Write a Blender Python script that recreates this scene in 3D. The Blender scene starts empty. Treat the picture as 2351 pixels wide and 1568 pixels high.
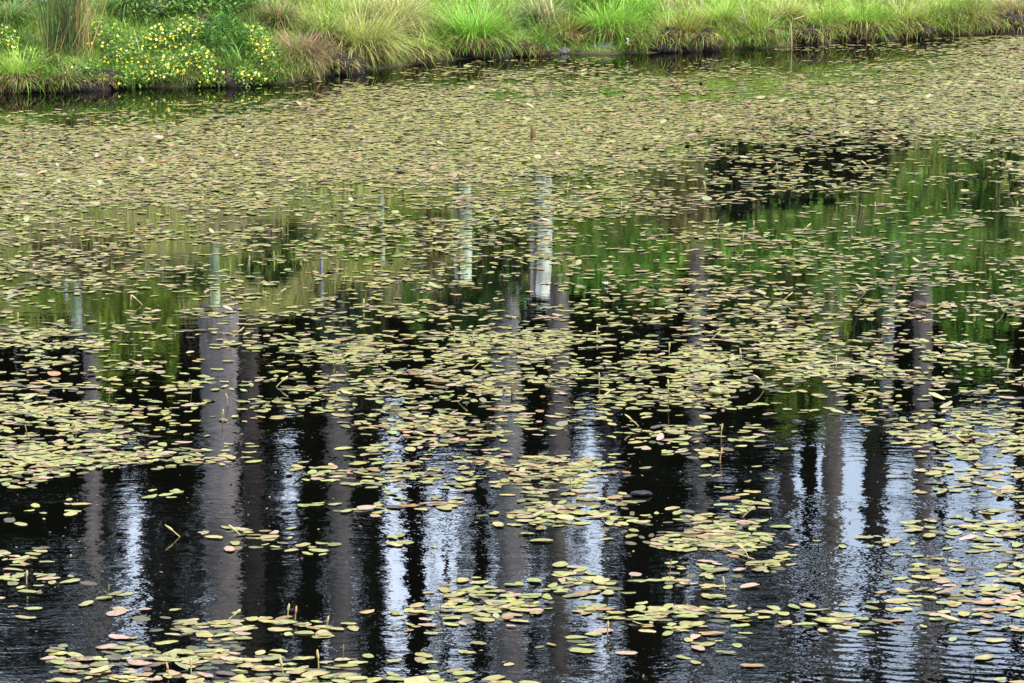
import bpy, math, random
import numpy as np
from mathutils import Vector

R = math.radians
rng = np.random.default_rng(11)
random.seed(11)
scene = bpy.context.scene
COL = scene.collection

# ------------------------------------------------------------------ camera
CAM_H = 4.0
FPX, CX, CY = 9200.0, 1175.0, 784.0          # photograph measured on a 2350 x 1568 grid
PITCH = math.atan((CY + 850.0) / FPX)
cam_data = bpy.data.cameras.new('camera')
cam = bpy.data.objects.new('camera', cam_data)
COL.objects.link(cam)
cam.location = (0, 0, CAM_H)
cam.rotation_euler = (math.pi / 2 - PITCH, 0, 0)
cam_data.sensor_width = 36.0
cam_data.lens = 36.0 * FPX / 2350.0
cam_data.clip_start = 0.1
cam_data.clip_end = 3000
scene.camera = cam

# ------------------------------------------------------------------ light
SUN_EL, SUN_AZ = R(46), R(120)               # azimuth from +Y clockwise: behind the viewer, to the right
world = bpy.data.worlds.new('World')
scene.world = world
world.use_nodes = True
wn, wl = world.node_tree.nodes, world.node_tree.links
wn.clear()
w_out = wn.new('ShaderNodeOutputWorld')
w_bg = wn.new('ShaderNodeBackground')
w_sky = wn.new('ShaderNodeTexSky')
w_sky.sky_type = 'NISHITA'
w_sky.sun_disc = False
w_sky.sun_elevation = SUN_EL
w_sky.sun_rotation = SUN_AZ
w_sky.dust_density = 2.0
w_tc = wn.new('ShaderNodeTexCoord')
w_noise = wn.new('ShaderNodeTexNoise')
w_noise.inputs['Scale'].default_value = 4.0
w_noise.inputs['Detail'].default_value = 6.0
w_ramp = wn.new('ShaderNodeValToRGB')
w_ramp.color_ramp.elements[0].position = 0.38
w_ramp.color_ramp.elements[0].color = (0.35, 0.35, 0.35, 1)
w_ramp.color_ramp.elements[1].position = 0.62
w_ramp.color_ramp.elements[1].color = (0.95, 0.95, 0.95, 1)
w_mix = wn.new('ShaderNodeMixRGB')
w_mix.inputs['Color2'].default_value = (8.1, 9.3, 11.3, 1)
wl.new(w_tc.outputs['Generated'], w_noise.inputs['Vector'])
wl.new(w_noise.outputs['Fac'], w_ramp.inputs['Fac'])
wl.new(w_ramp.outputs['Color'], w_mix.inputs['Fac'])
wl.new(w_sky.outputs['Color'], w_mix.inputs['Color1'])
wl.new(w_mix.outputs['Color'], w_bg.inputs['Color'])
w_bg.inputs['Strength'].default_value = 0.12
wl.new(w_bg.outputs['Background'], w_out.inputs['Surface'])

sun_data = bpy.data.lights.new('sun', 'SUN')
sun_data.energy = 2.4
sun_data.angle = R(9)
sun_data.color = (1.0, 0.95, 0.86)
sun = bpy.data.objects.new('sun', sun_data)
COL.objects.link(sun)
sun_dir = Vector((math.sin(SUN_AZ) * math.cos(SUN_EL), math.cos(SUN_AZ) * math.cos(SUN_EL), math.sin(SUN_EL)))
sun.rotation_euler = sun_dir.to_track_quat('Z', 'Y').to_euler()
sun.location = sun_dir * 60

vs = scene.view_settings
vs.view_transform = 'Standard'
vs.look = 'None'
vs.exposure = 1.68
vs.gamma = 1.0
vs.use_curve_mapping = False

# ------------------------------------------------------------------ helpers
CP, SP = math.cos(PITCH), math.sin(PITCH)

def ray(x, y):
    """slopes of the sight line through a point of the photograph: X per Y and fall per Y"""
    dy = FPX * CP - (y - CY) * SP
    dz = FPX * SP + (y - CY) * CP
    return (x - CX) / dy, dz / dy

def on_water(x, y, z=0.0):
    k, t = ray(x, y)
    d = (CAM_H - z) / t
    return k * d, d

def mirrored(x, y, dist):
    """the point at ground distance dist whose reflection is seen at (x, y)"""
    k, t = ray(x, y)
    return k * dist, dist, t * dist - CAM_H

HILL = 1.22                                   # metres of real depth per unit used for what stands up the slope

def to_px(X, Y, Z=0.0):
    zc = Z - CAM_H
    depth = Y * CP - zc * SP
    up = Y * SP + zc * CP
    return CX + FPX * X / depth, CY - FPX * up / depth

def vnoise(x, y, seed=0):
    """smooth value noise, 0..1"""
    x = np.asarray(x, float); y = np.asarray(y, float)
    xi = np.floor(x); yi = np.floor(y)
    xf = x - xi; yf = y - yi
    u = xf * xf * (3 - 2 * xf); v = yf * yf * (3 - 2 * yf)
    def h(a, b):
        s = np.sin(a * 127.1 + b * 311.7 + seed * 74.7) * 43758.5453
        return s - np.floor(s)
    return (h(xi, yi) * (1 - u) + h(xi + 1, yi) * u) * (1 - v) + (h(xi, yi + 1) * (1 - u) + h(xi + 1, yi + 1) * u) * v

def fbm(x, y, seed=0):
    return (vnoise(x, y, seed) * .55 + vnoise(x * 2.1, y * 2.1, seed + 3) * .3 + vnoise(x * 4.3, y * 4.3, seed + 7) * .15)

class Geo:
    """collects vertices, faces and one colour per vertex, then links ONE mesh"""
    def __init__(self):
        self.v, self.f, self.c, self.n = [], [], [], 0
    def add(self, v, f, c):
        v = np.asarray(v, float).reshape(-1, 3)
        f = np.asarray(f, int)
        c = np.asarray(c, float)
        if c.ndim == 1:
            c = np.repeat(c[None, :3], len(v), 0)
        self.v.append(v); self.c.append(c[:, :3]); self.f.append((f + self.n).reshape(-1, f.shape[-1]))
        self.n += len(v)
    def mesh(self, name, mat, smooth=False):
        me = bpy.data.meshes.new(name)
        v = np.concatenate(self.v) if self.v else np.zeros((0, 3))
        c = np.concatenate(self.c) if self.c else np.zeros((0, 3))
        sizes = np.concatenate([np.full(len(f), f.shape[1]) for f in self.f])
        loops = np.concatenate([f.ravel() for f in self.f])
        me.vertices.add(len(v)); me.vertices.foreach_set('co', v.ravel())
        me.loops.add(len(loops)); me.loops.foreach_set('vertex_index', loops.astype(np.int32))
        me.polygons.add(len(sizes))
        starts = np.concatenate([[0], np.cumsum(sizes)[:-1]])
        me.polygons.foreach_set('loop_start', starts.astype(np.int32))
        me.polygons.foreach_set('loop_total', sizes.astype(np.int32))
        if smooth:
            me.polygons.foreach_set('use_smooth', np.ones(len(sizes), bool))
        at = me.attributes.new('col', 'FLOAT_COLOR', 'POINT')
        at.data.foreach_set('color', np.concatenate([c, np.ones((len(c), 1))], 1).astype(np.float32).ravel())
        me.materials.append(mat)
        me.update(calc_edges=True)
        me.validate()
        return me
    def build(self, name, mat, parent=None, smooth=False, loc=None):
        o = bpy.data.objects.new(name, self.mesh(name, mat, smooth))
        COL.objects.link(o)
        if parent is not None:
            o.parent = parent
        if loc is not None:
            o.location = loc
        return o

def tag(o, label=None, cat=None, group=None, kind=None):
    if label: o['label'] = label
    if cat: o['category'] = cat
    if group: o['group'] = group
    if kind: o['kind'] = kind
    return o

def thing(name, loc, label, cat, group=None):
    o = bpy.data.objects.new(name, None)
    COL.objects.link(o)
    o.location = loc
    o.empty_display_size = 0.1
    return tag(o, label, cat, group)

def copy_tree(o, loc, parent=None):
    c = o.copy(); COL.objects.link(c)
    if parent is not None: c.parent = parent
    else: c.location = loc
    for ch in list(o.children):
        copy_tree(ch, None, c)
    return c

def cjit(base, n, amt=.12, hue=.05):
    base = np.asarray(base, float)
    k = 1 + rng.normal(0, amt, (n, 1))
    c = base[None, :] * k * (1 + rng.normal(0, hue, (n, 3)))
    return np.clip(c, .002, .95)

def pick(palette, weights, n):
    pal = np.asarray(palette, float)
    w = np.asarray(weights, float); w = w / w.sum()
    return pal[rng.choice(len(pal), n, p=w)]

def blades(g, base, az, length, width, lean, droop, color, segs=4, tip=None):
    """curved tapering strips; lean = angle from the vertical at the root, droop = how much it bends over"""
    n = len(base)
    if n == 0: return
    az = np.broadcast_to(az, n); length = np.broadcast_to(length, n); width = np.broadcast_to(width, n)
    lean = np.broadcast_to(lean, n); droop = np.broadcast_to(droop, n)
    hx, hy = np.cos(az), np.sin(az)
    sa = az + math.pi / 2 + rng.normal(0, .5, n)
    sx, sy = np.cos(sa), np.sin(sa)
    pts = []
    p = np.array(base, float)
    seg = length / segs
    rows = []
    cols = []
    color = np.asarray(color, float)
    if tip is None: tip = color
    for i in range(segs + 1):
        t = i / segs
        w = width * (1 - t ** 1.6) * .5 if i < segs else np.zeros(n)
        cc = color * (1 - t) + tip * t
        if i < segs:
            rows.append(np.stack([p[:, 0] - sx * w, p[:, 1] - sy * w, p[:, 2]], 1))
            rows.append(np.stack([p[:, 0] + sx * w, p[:, 1] + sy * w, p[:, 2]], 1))
            cols += [cc, cc]
        else:
            rows.append(p.copy()); cols.append(cc)
        a = lean + droop * (t + .5 / segs)
        p = p + np.stack([hx * np.sin(a) * seg, hy * np.sin(a) * seg, np.cos(a) * seg], 1)
    m = 2 * segs + 1
    v = np.stack(rows, 1).reshape(-1, 3)
    c = np.stack(cols, 1).reshape(-1, 3)
    off = (np.arange(n) * m)[:, None]
    quads = np.concatenate([off + np.array([2 * i, 2 * i + 1, 2 * i + 3, 2 * i + 2]) for i in range(segs - 1)], 0)
    tris = off + np.array([2 * segs - 2, 2 * segs - 1, 2 * segs])
    k0 = g.n
    g.add(v, quads, c) if segs > 1 else None
    g.f.append((tris + k0).reshape(-1, 3))

def leaflets(g, pos, size, color, flat=.3, aspect=.5, long_dir=None):
    """small folded leaf faces scattered at pos"""
    n = len(pos)
    if n == 0: return
    size = np.broadcast_to(size, n)[:, None]
    nrm = rng.normal(0, 1, (n, 3)); nrm[:, 2] = np.abs(nrm[:, 2]) * (1 + flat * 4)
    nrm /= np.linalg.norm(nrm, axis=1, keepdims=True)
    d = rng.normal(0, 1, (n, 3)) if long_dir is None else np.asarray(long_dir, float) + rng.normal(0, .35, (n, 3))
    d -= (d * nrm).sum(1, keepdims=True) * nrm
    d /= np.linalg.norm(d, axis=1, keepdims=True) + 1e-9
    s = np.cross(nrm, d)
    a = pos - d * size * .5
    b = pos + d * size * .5 - nrm * size * .12
    l = pos + s * size * aspect * .5 + nrm * size * .07
    r = pos - s * size * aspect * .5 + nrm * size * .07
    v = np.stack([a, r, b, l], 1).reshape(-1, 3)
    off = (np.arange(n) * 4)[:, None]
    f = np.concatenate([off + np.array([0, 1, 2]), off + np.array([0, 2, 3])], 0)
    g.add(v, f, np.repeat(np.asarray(color, float), 4, 0))

def tube(g, path, radii, color, sides=8, bump=0.0, seed=0, cap=True):
    path = np.asarray(path, float); n = len(path)
    radii = np.broadcast_to(radii, n)
    tang = np.gradient(path, axis=0)
    tang /= np.linalg.norm(tang, axis=1, keepdims=True) + 1e-9
    ref = np.where(np.abs(tang[:, 2:3]) > .9, np.array([[1., 0, 0]]), np.array([[0., 0, 1.]]))
    u = np.cross(tang, ref); u /= np.linalg.norm(u, axis=1, keepdims=True) + 1e-9
    w = np.cross(tang, u)
    th = np.arange(sides) / sides * 2 * math.pi
    rr = radii[:, None] * (1 + bump * (vnoise(th[None, :] * 2.2 + seed, np.arange(n)[:, None] * .9 + seed, seed) - .5) * 2)
    v = path[:, None, :] + u[:, None, :] * (np.cos(th)[None, :] * rr)[..., None] + w[:, None, :] * (np.sin(th)[None, :] * rr)[..., None]
    v = v.reshape(-1, 3)
    i = np.arange(n - 1)[:, None] * sides; j = np.arange(sides)[None, :]; j2 = (j + 1) % sides
    f = np.stack([i + j, i + j2, i + sides + j2, i + sides + j], -1).reshape(-1, 4)
    c = np.asarray(color, float)
    k0 = g.n
    g.add(v, f, c if c.ndim == 1 else np.repeat(c, sides, 0))
    if cap:
        top = np.arange(sides) + (n - 1) * sides + k0
        g.f.append(top[None, :]); g.f.append((np.arange(sides)[::-1] + k0)[None, :])

def lump(g, c, rad, color, seed=0, amp=.25, nu=16, nv=10):
    """an uneven stone or clod"""
    u = np.arange(nu) / nu * 2 * math.pi
    v = (np.arange(nv) + .5) / nv * math.pi
    V, U = np.meshgrid(v, u, indexing='ij')
    k = 1 + amp * (fbm(U * 1.3 + seed * 3.1 + np.sin(U), V * 2 + seed, seed) - .5) * 2
    P = np.stack([np.sin(V) * np.cos(U) * rad[0] * k, np.sin(V) * np.sin(U) * rad[1] * k, np.cos(V) * rad[2] * k], -1) + np.asarray(c, float)
    i = np.arange(nv - 1)[:, None] * nu; j = np.arange(nu)[None, :]; j2 = (j + 1) % nu
    f = np.stack([i + j, i + nu + j, i + nu + j2, i + j2], -1).reshape(-1, 4)
    k0 = g.n
    g.add(P.reshape(-1, 3), f, color)
    g.f.append((np.arange(nu) + k0)[None, :]); g.f.append((np.arange(nu)[::-1] + (nv - 1) * nu + k0)[None, :])

# ------------------------------------------------------------------ materials
def new_mat(name):
    m = bpy.data.materials.new(name); m.use_nodes = True
    n, l = m.node_tree.nodes, m.node_tree.links
    return m, n, l, n['Principled BSDF'], n['Material Output']

def attr_mat(name, rough=.6, spec=.35, transl=.0, noise=0.0, nscale=20., tint=(1, 1, 1)):
    m, n, l, b, out = new_mat(name)
    at = n.new('ShaderNodeAttribute'); at.attribute_name = 'col'
    colour = at.outputs['Color']
    if noise:
        tc = n.new('ShaderNodeTexCoord')
        nz = n.new('ShaderNodeTexNoise'); nz.inputs['Scale'].default_value = nscale; nz.inputs['Detail'].default_value = 5
        l.new(tc.outputs['Object'], nz.inputs['Vector'])
        mr = n.new('ShaderNodeMapRange'); mr.inputs['From Min'].default_value = .25; mr.inputs['From Max'].default_value = .75
        mr.inputs['To Min'].default_value = 1 - noise; mr.inputs['To Max'].default_value = 1 + noise
        l.new(nz.outputs['Fac'], mr.inputs['Value'])
        mx = n.new('ShaderNodeVectorMath'); mx.operation = 'SCALE'
        l.new(colour, mx.inputs[0]); l.new(mr.outputs['Result'], mx.inputs['Scale'])
        colour = mx.outputs['Vector']
    l.new(colour, b.inputs['Base Color'])
    b.inputs['Roughness'].default_value = rough
    b.inputs['Specular IOR Level'].default_value = spec
    if transl:
        tr = n.new('ShaderNodeBsdfTranslucent'); l.new(colour, tr.inputs['Color'])
        ms = n.new('ShaderNodeMixShader'); ms.inputs['Fac'].default_value = transl
        l.new(b.outputs['BSDF'], ms.inputs[1]); l.new(tr.outputs['BSDF'], ms.inputs[2])
        l.new(ms.outputs['Shader'], out.inputs['Surface'])
    return m

M_PAD = attr_mat('pondweed_leaf', .32, .55, 0, .22, 45.)
def pad_blotches():
    n, l = M_PAD.node_tree.nodes, M_PAD.node_tree.links
    b = n['Principled BSDF']
    src = b.inputs['Base Color'].links[0].from_socket
    tc = n.new('ShaderNodeTexCoord'); geo = n.new('ShaderNodeNewGeometry')
    z = n.new('ShaderNodeTexNoise'); z.inputs['Scale'].default_value = 55; z.inputs['Detail'].default_value = 4; z.inputs['Roughness'].default_value = .65
    l.new(geo.outputs['Position'], z.inputs['Vector'])
    r = n.new('ShaderNodeValToRGB'); r.color_ramp.elements[0].position = .56; r.color_ramp.elements[1].position = .70
    r.color_ramp.elements[1].color = (.75, .75, .75, 1)
    l.new(z.outputs['Fac'], r.inputs['Fac'])
    mx = n.new('ShaderNodeMixRGB'); mx.inputs['Color2'].default_value = (.13, .085, .035, 1)
    l.new(r.outputs['Color'], mx.inputs['Fac']); l.new(src, mx.inputs['Color1']); l.new(mx.outputs['Color'], b.inputs['Base Color'])
    z2 = n.new('ShaderNodeTexNoise'); z2.inputs['Scale'].default_value = 9; z2.inputs['Detail'].default_value = 2
    l.new(geo.outputs['Position'], z2.inputs['Vector'])
    mr = n.new('ShaderNodeMapRange'); mr.inputs['To Min'].default_value = .2; mr.inputs['To Max'].default_value = .5
    l.new(z2.outputs['Fac'], mr.inputs['Value']); l.new(mr.outputs['Result'], b.inputs['Roughness'])
    bp = n.new('ShaderNodeBump'); bp.inputs['Distance'].default_value = .002; bp.inputs['Strength'].default_value = .6
    l.new(z.outputs['Fac'], bp.inputs['Height']); l.new(bp.outputs['Normal'], b.inputs['Normal'])
pad_blotches()
M_SPIKE = attr_mat('spike', .6, .3)
M_GRASS = attr_mat('grass_blades', .55, .3, .3)
M_HERB = attr_mat('herb_leaves', .5, .35, .25)
M_PETAL = attr_mat('petals', .6, .2, .25)
M_DEAD = attr_mat('dead_stalks', .75, .2)
M_TREE = attr_mat('tree_foliage', .8, .05, .12)
M_TWIG = attr_mat('wet_wood', .6, .4, 0, .3, 40.)

def bark_mat():
    m, n, l, b, out = new_mat('bark')
    at = n.new('ShaderNodeAttribute'); at.attribute_name = 'col'
    tc = n.new('ShaderNodeTexCoord')
    mp = n.new('ShaderNodeMapping'); mp.inputs['Scale'].default_value = (9, 9, 1.6)
    nz = n.new('ShaderNodeTexNoise'); nz.inputs['Scale'].default_value = 1.6; nz.inputs['Detail'].default_value = 8; nz.inputs['Roughness'].default_value = .65
    l.new(tc.outputs['Object'], mp.inputs['Vector']); l.new(mp.outputs['Vector'], nz.inputs['Vector'])
    mr = n.new('ShaderNodeMapRange'); mr.inputs['From Min'].default_value = .3; mr.inputs['From Max'].default_value = .7
    mr.inputs['To Min'].default_value = .35; mr.inputs['To Max'].default_value = 1.7
    l.new(nz.outputs['Fac'], mr.inputs['Value'])
    lz = n.new('ShaderNodeTexNoise'); lz.inputs['Scale'].default_value = 2.2; lz.inputs['Detail'].default_value = 4
    l.new(tc.outputs['Object'], lz.inputs['Vector'])
    lm = n.new('ShaderNodeMapRange'); lm.inputs['From Min'].default_value = .35; lm.inputs['From Max'].default_value = .65
    lm.inputs['To Min'].default_value = .55; lm.inputs['To Max'].default_value = 1.35
    l.new(lz.outputs['Fac'], lm.inputs['Value'])
    pr = n.new('ShaderNodeMath'); pr.operation = 'MULTIPLY'
    l.new(mr.outputs['Result'], pr.inputs[0]); l.new(lm.outputs['Result'], pr.inputs[1])
    mx = n.new('ShaderNodeVectorMath'); mx.operation = 'SCALE'
    l.new(at.outputs['Color'], mx.inputs[0]); l.new(pr.outputs[0], mx.inputs['Scale'])
    l.new(mx.outputs['Vector'], b.inputs['Base Color'])
    b.inputs['Roughness'].default_value = .9; b.inputs['Specular IOR Level'].default_value = .03
    bp = n.new('ShaderNodeBump'); bp.inputs['Distance'].default_value = .03; bp.inputs['Strength'].default_value = .8
    l.new(nz.outputs['Fac'], bp.inputs['Height']); l.new(bp.outputs['Normal'], b.inputs['Normal'])
    return m
M_BARK = bark_mat()

def soil_mat():
    m, n, l, b, out = new_mat('soil')
    tc = n.new('ShaderNodeTexCoord')
    nz = n.new('ShaderNodeTexNoise'); nz.inputs['Scale'].default_value = 7; nz.inputs['Detail'].default_value = 9; nz.inputs['Roughness'].default_value = .7
    l.new(tc.outputs['Object'], nz.inputs['Vector'])
    at = n.new('ShaderNodeAttribute'); at.attribute_name = 'col'
    mr = n.new('ShaderNodeMapRange'); mr.inputs['From Min'].default_value = .3; mr.inputs['From Max'].default_value = .7
    mr.inputs['To Min'].default_value = .35; mr.inputs['To Max'].default_value = 1.7
    l.new(nz.outputs['Fac'], mr.inputs['Value'])
    mx = n.new('ShaderNodeVectorMath'); mx.operation = 'SCALE'
    l.new(at.outputs['Color'], mx.inputs[0]); l.new(mr.outputs['Result'], mx.inputs['Scale'])
    l.new(mx.outputs['Vector'], b.inputs['Base Color'])
    b.inputs['Roughness'].default_value = .8; b.inputs['Specular IOR Level'].default_value = .3
    bp = n.new('ShaderNodeBump'); bp.inputs['Distance'].default_value = .06; bp.inputs['Strength'].default_value = 1
    l.new(nz.outputs['Fac'], bp.inputs['Height']); l.new(bp.outputs['Normal'], b.inputs['Normal'])
    return m
M_SOIL = soil_mat()

def stone_mat():
    m, n, l, b, out = new_mat('stone')
    tc = n.new('ShaderNodeTexCoord')
    nz = n.new('ShaderNodeTexNoise'); nz.inputs['Scale'].default_value = 14; nz.inputs['Detail'].default_value = 8
    l.new(tc.outputs['Object'], nz.inputs['Vector'])
    rp = n.new('ShaderNodeValToRGB')
    rp.color_ramp.elements[0].position = .35; rp.color_ramp.elements[0].color = (.05, .045, .04, 1)
    rp.color_ramp.elements[1].position = .7; rp.color_ramp.elements[1].color = (.085, .08, .07, 1)
    l.new(nz.outputs['Fac'], rp.inputs['Fac']); l.new(rp.outputs['Color'], b.inputs['Base Color'])
    b.inputs['Roughness'].default_value = .75
    bp = n.new('ShaderNodeBump'); bp.inputs['Distance'].default_value = .02
    l.new(nz.outputs['Fac'], bp.inputs['Height']); l.new(bp.outputs['Normal'], b.inputs['Normal'])
    return m
M_STONE = stone_mat()

def water_mat():
    m, n, l, b, out = new_mat('pond_water')
    b.inputs['Base Color'].default_value = (.0012, .0012, .0008, 1)
    b.inputs['Roughness'].default_value = .012
    b.inputs['IOR'].default_value = 1.45
    tc = n.new('ShaderNodeTexCoord')
    sep = n.new('ShaderNodeSeparateXYZ'); l.new(tc.outputs['Object'], sep.inputs['Vector'])
    def noise(scale, detail, sx=1., sy=1., rot=0.):
        mp = n.new('ShaderNodeMapping'); mp.inputs['Scale'].default_value = (sx, sy, 1); mp.inputs['Rotation'].default_value = (0, 0, rot)
        l.new(tc.outputs['Object'], mp.inputs['Vector'])
        z = n.new('ShaderNodeTexNoise'); z.inputs['Scale'].default_value = scale; z.inputs['Detail'].default_value = detail
        l.new(mp.outputs['Vector'], z.inputs['Vector'])
        return z.outputs['Fac']
    def math_(op, a, b_):
        q = n.new('ShaderNodeMath'); q.operation = op
        for i, x in enumerate((a, b_)):
            if isinstance(x, (int, float)): q.inputs[i].default_value = x
            else: l.new(x, q.inputs[i])
        return q.outputs[0]
    def rangemap(x, a, b_, c, d):
        q = n.new('ShaderNodeMapRange'); q.interpolation_type = 'SMOOTHSTEP'
        for k, val in (('From Min', a), ('From Max', b_), ('To Min', c), ('To Max', d)): q.inputs[k].default_value = val
        l.new(x, q.inputs['Value'])
        return q.outputs['Result']
    fine = noise(11, 3, .9, 1.4)
    small = noise(26, 2, .6, 1.4)
    swell = noise(2.4, 2, .5, 1.4)
    gust = noise(.42, 2, 1, .8)
    # breeze: ruffled nearest the viewer, calm among the far leaves
    near = rangemap(sep.outputs['Y'], 15.5, 24.0, 1.0, .2)
    patch = rangemap(gust, .36, .62, .35, 1.0)
    patch2 = rangemap(noise(1.5, 3, .6, 1.1), .35, .65, .3, 1.25)
    amt = math_('MULTIPLY', math_('MULTIPLY', near, patch), patch2)
    # a train of small waves running in at the near right corner
    wv = n.new('ShaderNodeTexWave'); wv.inputs['Scale'].default_value = 3.6; wv.inputs['Distortion'].default_value = 4.5
    wv.inputs['Detail'].default_value = 2; wv.inputs['Detail Scale'].default_value = 1.1
    wv.wave_type = 'BANDS'; wv.bands_direction = 'Y'
    mpw = n.new('ShaderNodeMapping'); mpw.inputs['Rotation'].default_value = (0, 0, R(16))
    l.new(tc.outputs['Object'], mpw.inputs['Vector']); l.new(mpw.outputs['Vector'], wv.inputs['Vector'])
    wx = rangemap(sep.outputs['X'], .3, 1.3, 0., 1.)
    wy = rangemap(sep.outputs['Y'], 15.4, 16.8, 1., 0.)
    wamt = math_('MULTIPLY', wx, wy)
    h = math_('ADD', math_('MULTIPLY', fine, 1.0), math_('MULTIPLY', small, .28))
    h = math_('ADD', h, math_('MULTIPLY', swell, .5))
    h = math_('MULTIPLY', h, amt)
    h = math_('ADD', h, math_('MULTIPLY', math_('MULTIPLY', wv.outputs['Fac'], wamt), .22))
    bp = n.new('ShaderNodeBump'); bp.inputs['Strength'].default_value = 1; bp.inputs['Distance'].default_value = .0017
    l.new(h, bp.inputs['Height']); l.new(bp.outputs['Normal'], b.inputs['Normal'])
    return m
M_WATER = water_mat()

# ------------------------------------------------------------------ shoreline and terrain
SHORE_PX = [(0, 212), (165, 208), (336, 202), (504, 198), (638, 196), (672, 188), (740, 175), (790, 163), (891, 158),
            (958, 149), (1010, 139), (1080, 135), (1175, 130), (1300, 125), (1440, 124), (1560, 121), (1650, 112),
            (1810, 110), (1920, 98), (2040, 95), (2130, 88), (2240, 83), (2350, 79)]
_sx, _sy = np.array([on_water(*p) for p in SHORE_PX]).T
_sx = np.concatenate([[-400, -60, -14, -8], _sx, [_sx[-1] + 4, 20, 60, 400]])
_sy = np.concatenate([[_sy[0] - 6, _sy[0] - 6, _sy[0] - 2.2, _sy[0] - .9], _sy, [_sy[-1] + 1.3, _sy[-1] + 3, _sy[-1] + 8, _sy[-1] + 8]])
def shore(x):
    x = np.asarray(x, float)
    return np.interp(x, _sx, _sy) + .05 * np.sin(x * 5.1) + .03 * np.sin(x * 11.7 + 1)

P_S = np.array([-400, -1.4, -.2, -.03, .0, .12, .45, 1.0, 3.0, 25.0, 34.0, 70.0, 600.0])
P_Z = np.array([-.9, -.9, -.3, -.12, -.01, .05, .13, .32, .84, 6.3, 7.9, 8.6, 9.0])
def ground(x, y):
    x = np.asarray(x, float); y = np.asarray(y, float)
    s = (y - shore(x)) * .94
    z = np.interp(s, P_S, P_Z)
    far = np.clip(s, 0, 1)
    z = z + far * (fbm(x * 1.6, y * 1.6, 5) - .5) * .22 + np.clip(s / 12, 0, 1) * (fbm(x * .25, y * .25, 9) - .5) * 1.2
    t = np.clip((6.0 - y) / 7.0, 0, 1); t = t * t * (3 - 2 * t)
    return np.where(y < 7, -.9 + t * 3.6, z)

gx = np.concatenate([[-400, -200, -100, -60, -40, -28, -20, -15], np.arange(-12, -7, .5), np.arange(-7, 8.01, .1), np.arange(8.5, 13, .5), [15, 20, 28, 40, 60, 100, 200, 400]])
gs = np.concatenate([[-400, -200, -100, -60], np.arange(-40, -4, 1.0), [-4, -3, -2, -1.4, -.8, -.4, -.2], np.arange(-.1, 1.6, .05), np.arange(1.6, 6, .25), np.arange(6, 40, 1.0), [44, 50, 60, 100, 200, 400, 600]])
GX, GS = np.meshgrid(gx, gs, indexing='ij')
GY = shore(GX) + GS
GZ = ground(GX, GY)
g = Geo()
nx, ns = GX.shape
i = np.arange(nx - 1)[:, None] * ns; j = np.arange(ns - 1)[None, :]
g.add(np.stack([GX, GY, GZ], -1), np.stack([i + j, i + ns + j, i + ns + j + 1, i + j + 1], -1).reshape(-1, 4),
      # earth on the steep lip and under water, mossy turf above it
      (lambda w: np.array([.035, .024, .014]) * (1 - w) + np.array([.19, .21, .05]) * w)(np.clip((GS.ravel()[:, None] - .03) / .15, 0, 1)))
tag(g.build('ground', M_SOIL, smooth=True), 'dark brown earth of the pond bank and the rising hillside behind it', 'ground', kind='structure')

g = Geo()
g.add([(-400, 0, 0), (400, 0, 0), (400, 56, 0), (-400, 56, 0)], [[0, 1, 2, 3]], (.01, .01, .01))
tag(g.build('water', M_WATER), 'dark still pond water mirroring trees and pale sky', 'water', kind='structure')

# ------------------------------------------------------------------ floating leaves
DENS = [  # y on the 2350 grid, 24 columns of coverage in tenths
 (128, '000000000001010000122258'), (150, '000000000012221022223379'), (175, '000000000235444333344588'), (200, '000000125677665555566788'),
 (225, '000000367887776777777888'), (248, '000034688888888888888888'), (268, '235678888888888888888888'), (300, '888888888888888888887777'),
 (330, '888888888877888876666655'), (360, '888888888877887665556565'), (380, '888888888888876654324456'), (400, '888888888888766654445456'),
 (425, '788787767777756643444345'), (450, '778777656777655543443445'), (475, '666777456667565523445445'), (500, '545766335655554314455555'),
 (530, '455555345453454344454554'), (560, '434443345444544454444444'), (590, '555543344433344444333343'), (620, '444443344424243444444434'),
 (650, '433223344444223343334334'), (680, '543322444444112344324444'), (710, '433333554433332444344444'), (740, '344534453222323544433323'),
 (763, '554544555345545454565531'), (788, '555325445145664555545432'), (812, '322221346366666555545442'), (840, '355422556677655565555354'),
 (865, '211122466777445454444445'), (890, '332131466755433365222556'), (915, '210101455544323455212455'), (940, '666420344443312144323455'),
 (965, '555223115553322144344553'), (990, '566222002543214544101454'), (1010, '554100000245101344100355'), (1035, '455433002025102342000134'),
 (1060, '554352101025443131000022'), (1085, '421000133330455024000123'), (1110, '410000013430452000000113'), (1135, '000110000210664011000124'),
 (1160, '010000035620565234000233'), (1180, '220000022000555345100223'), (1200, '100000000000533355000123'), (1222, '000003200000313465000123'),
 (1242, '000003310200112565332222'), (1262, '010001320100000233001233'), (1285, '300000000000000012200454'), (1310, '200000000000021445200345'),
 (1332, '230000000002154331000122'), (1350, '131000000023122021000012'), (1380, '222000000014410000003533'), (1403, '223200000443243344245412'),
 (1425, '002156300344102322344522'), (1445, '000255431220000323243321'), (1470, '013355330001142032100123'), (1495, '034443200001342011000021'),
 (1518, '034331554201000011000012'), (1542, '034232553012000000000000'), (1562, '013435455534000000000001'), (1600, '002545555544211111111112')]
D_Y = np.array([d[0] for d in DENS], float)
D_V = np.array([[int(ch) for ch in d[1]] for d in DENS], float) / 10

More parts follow.
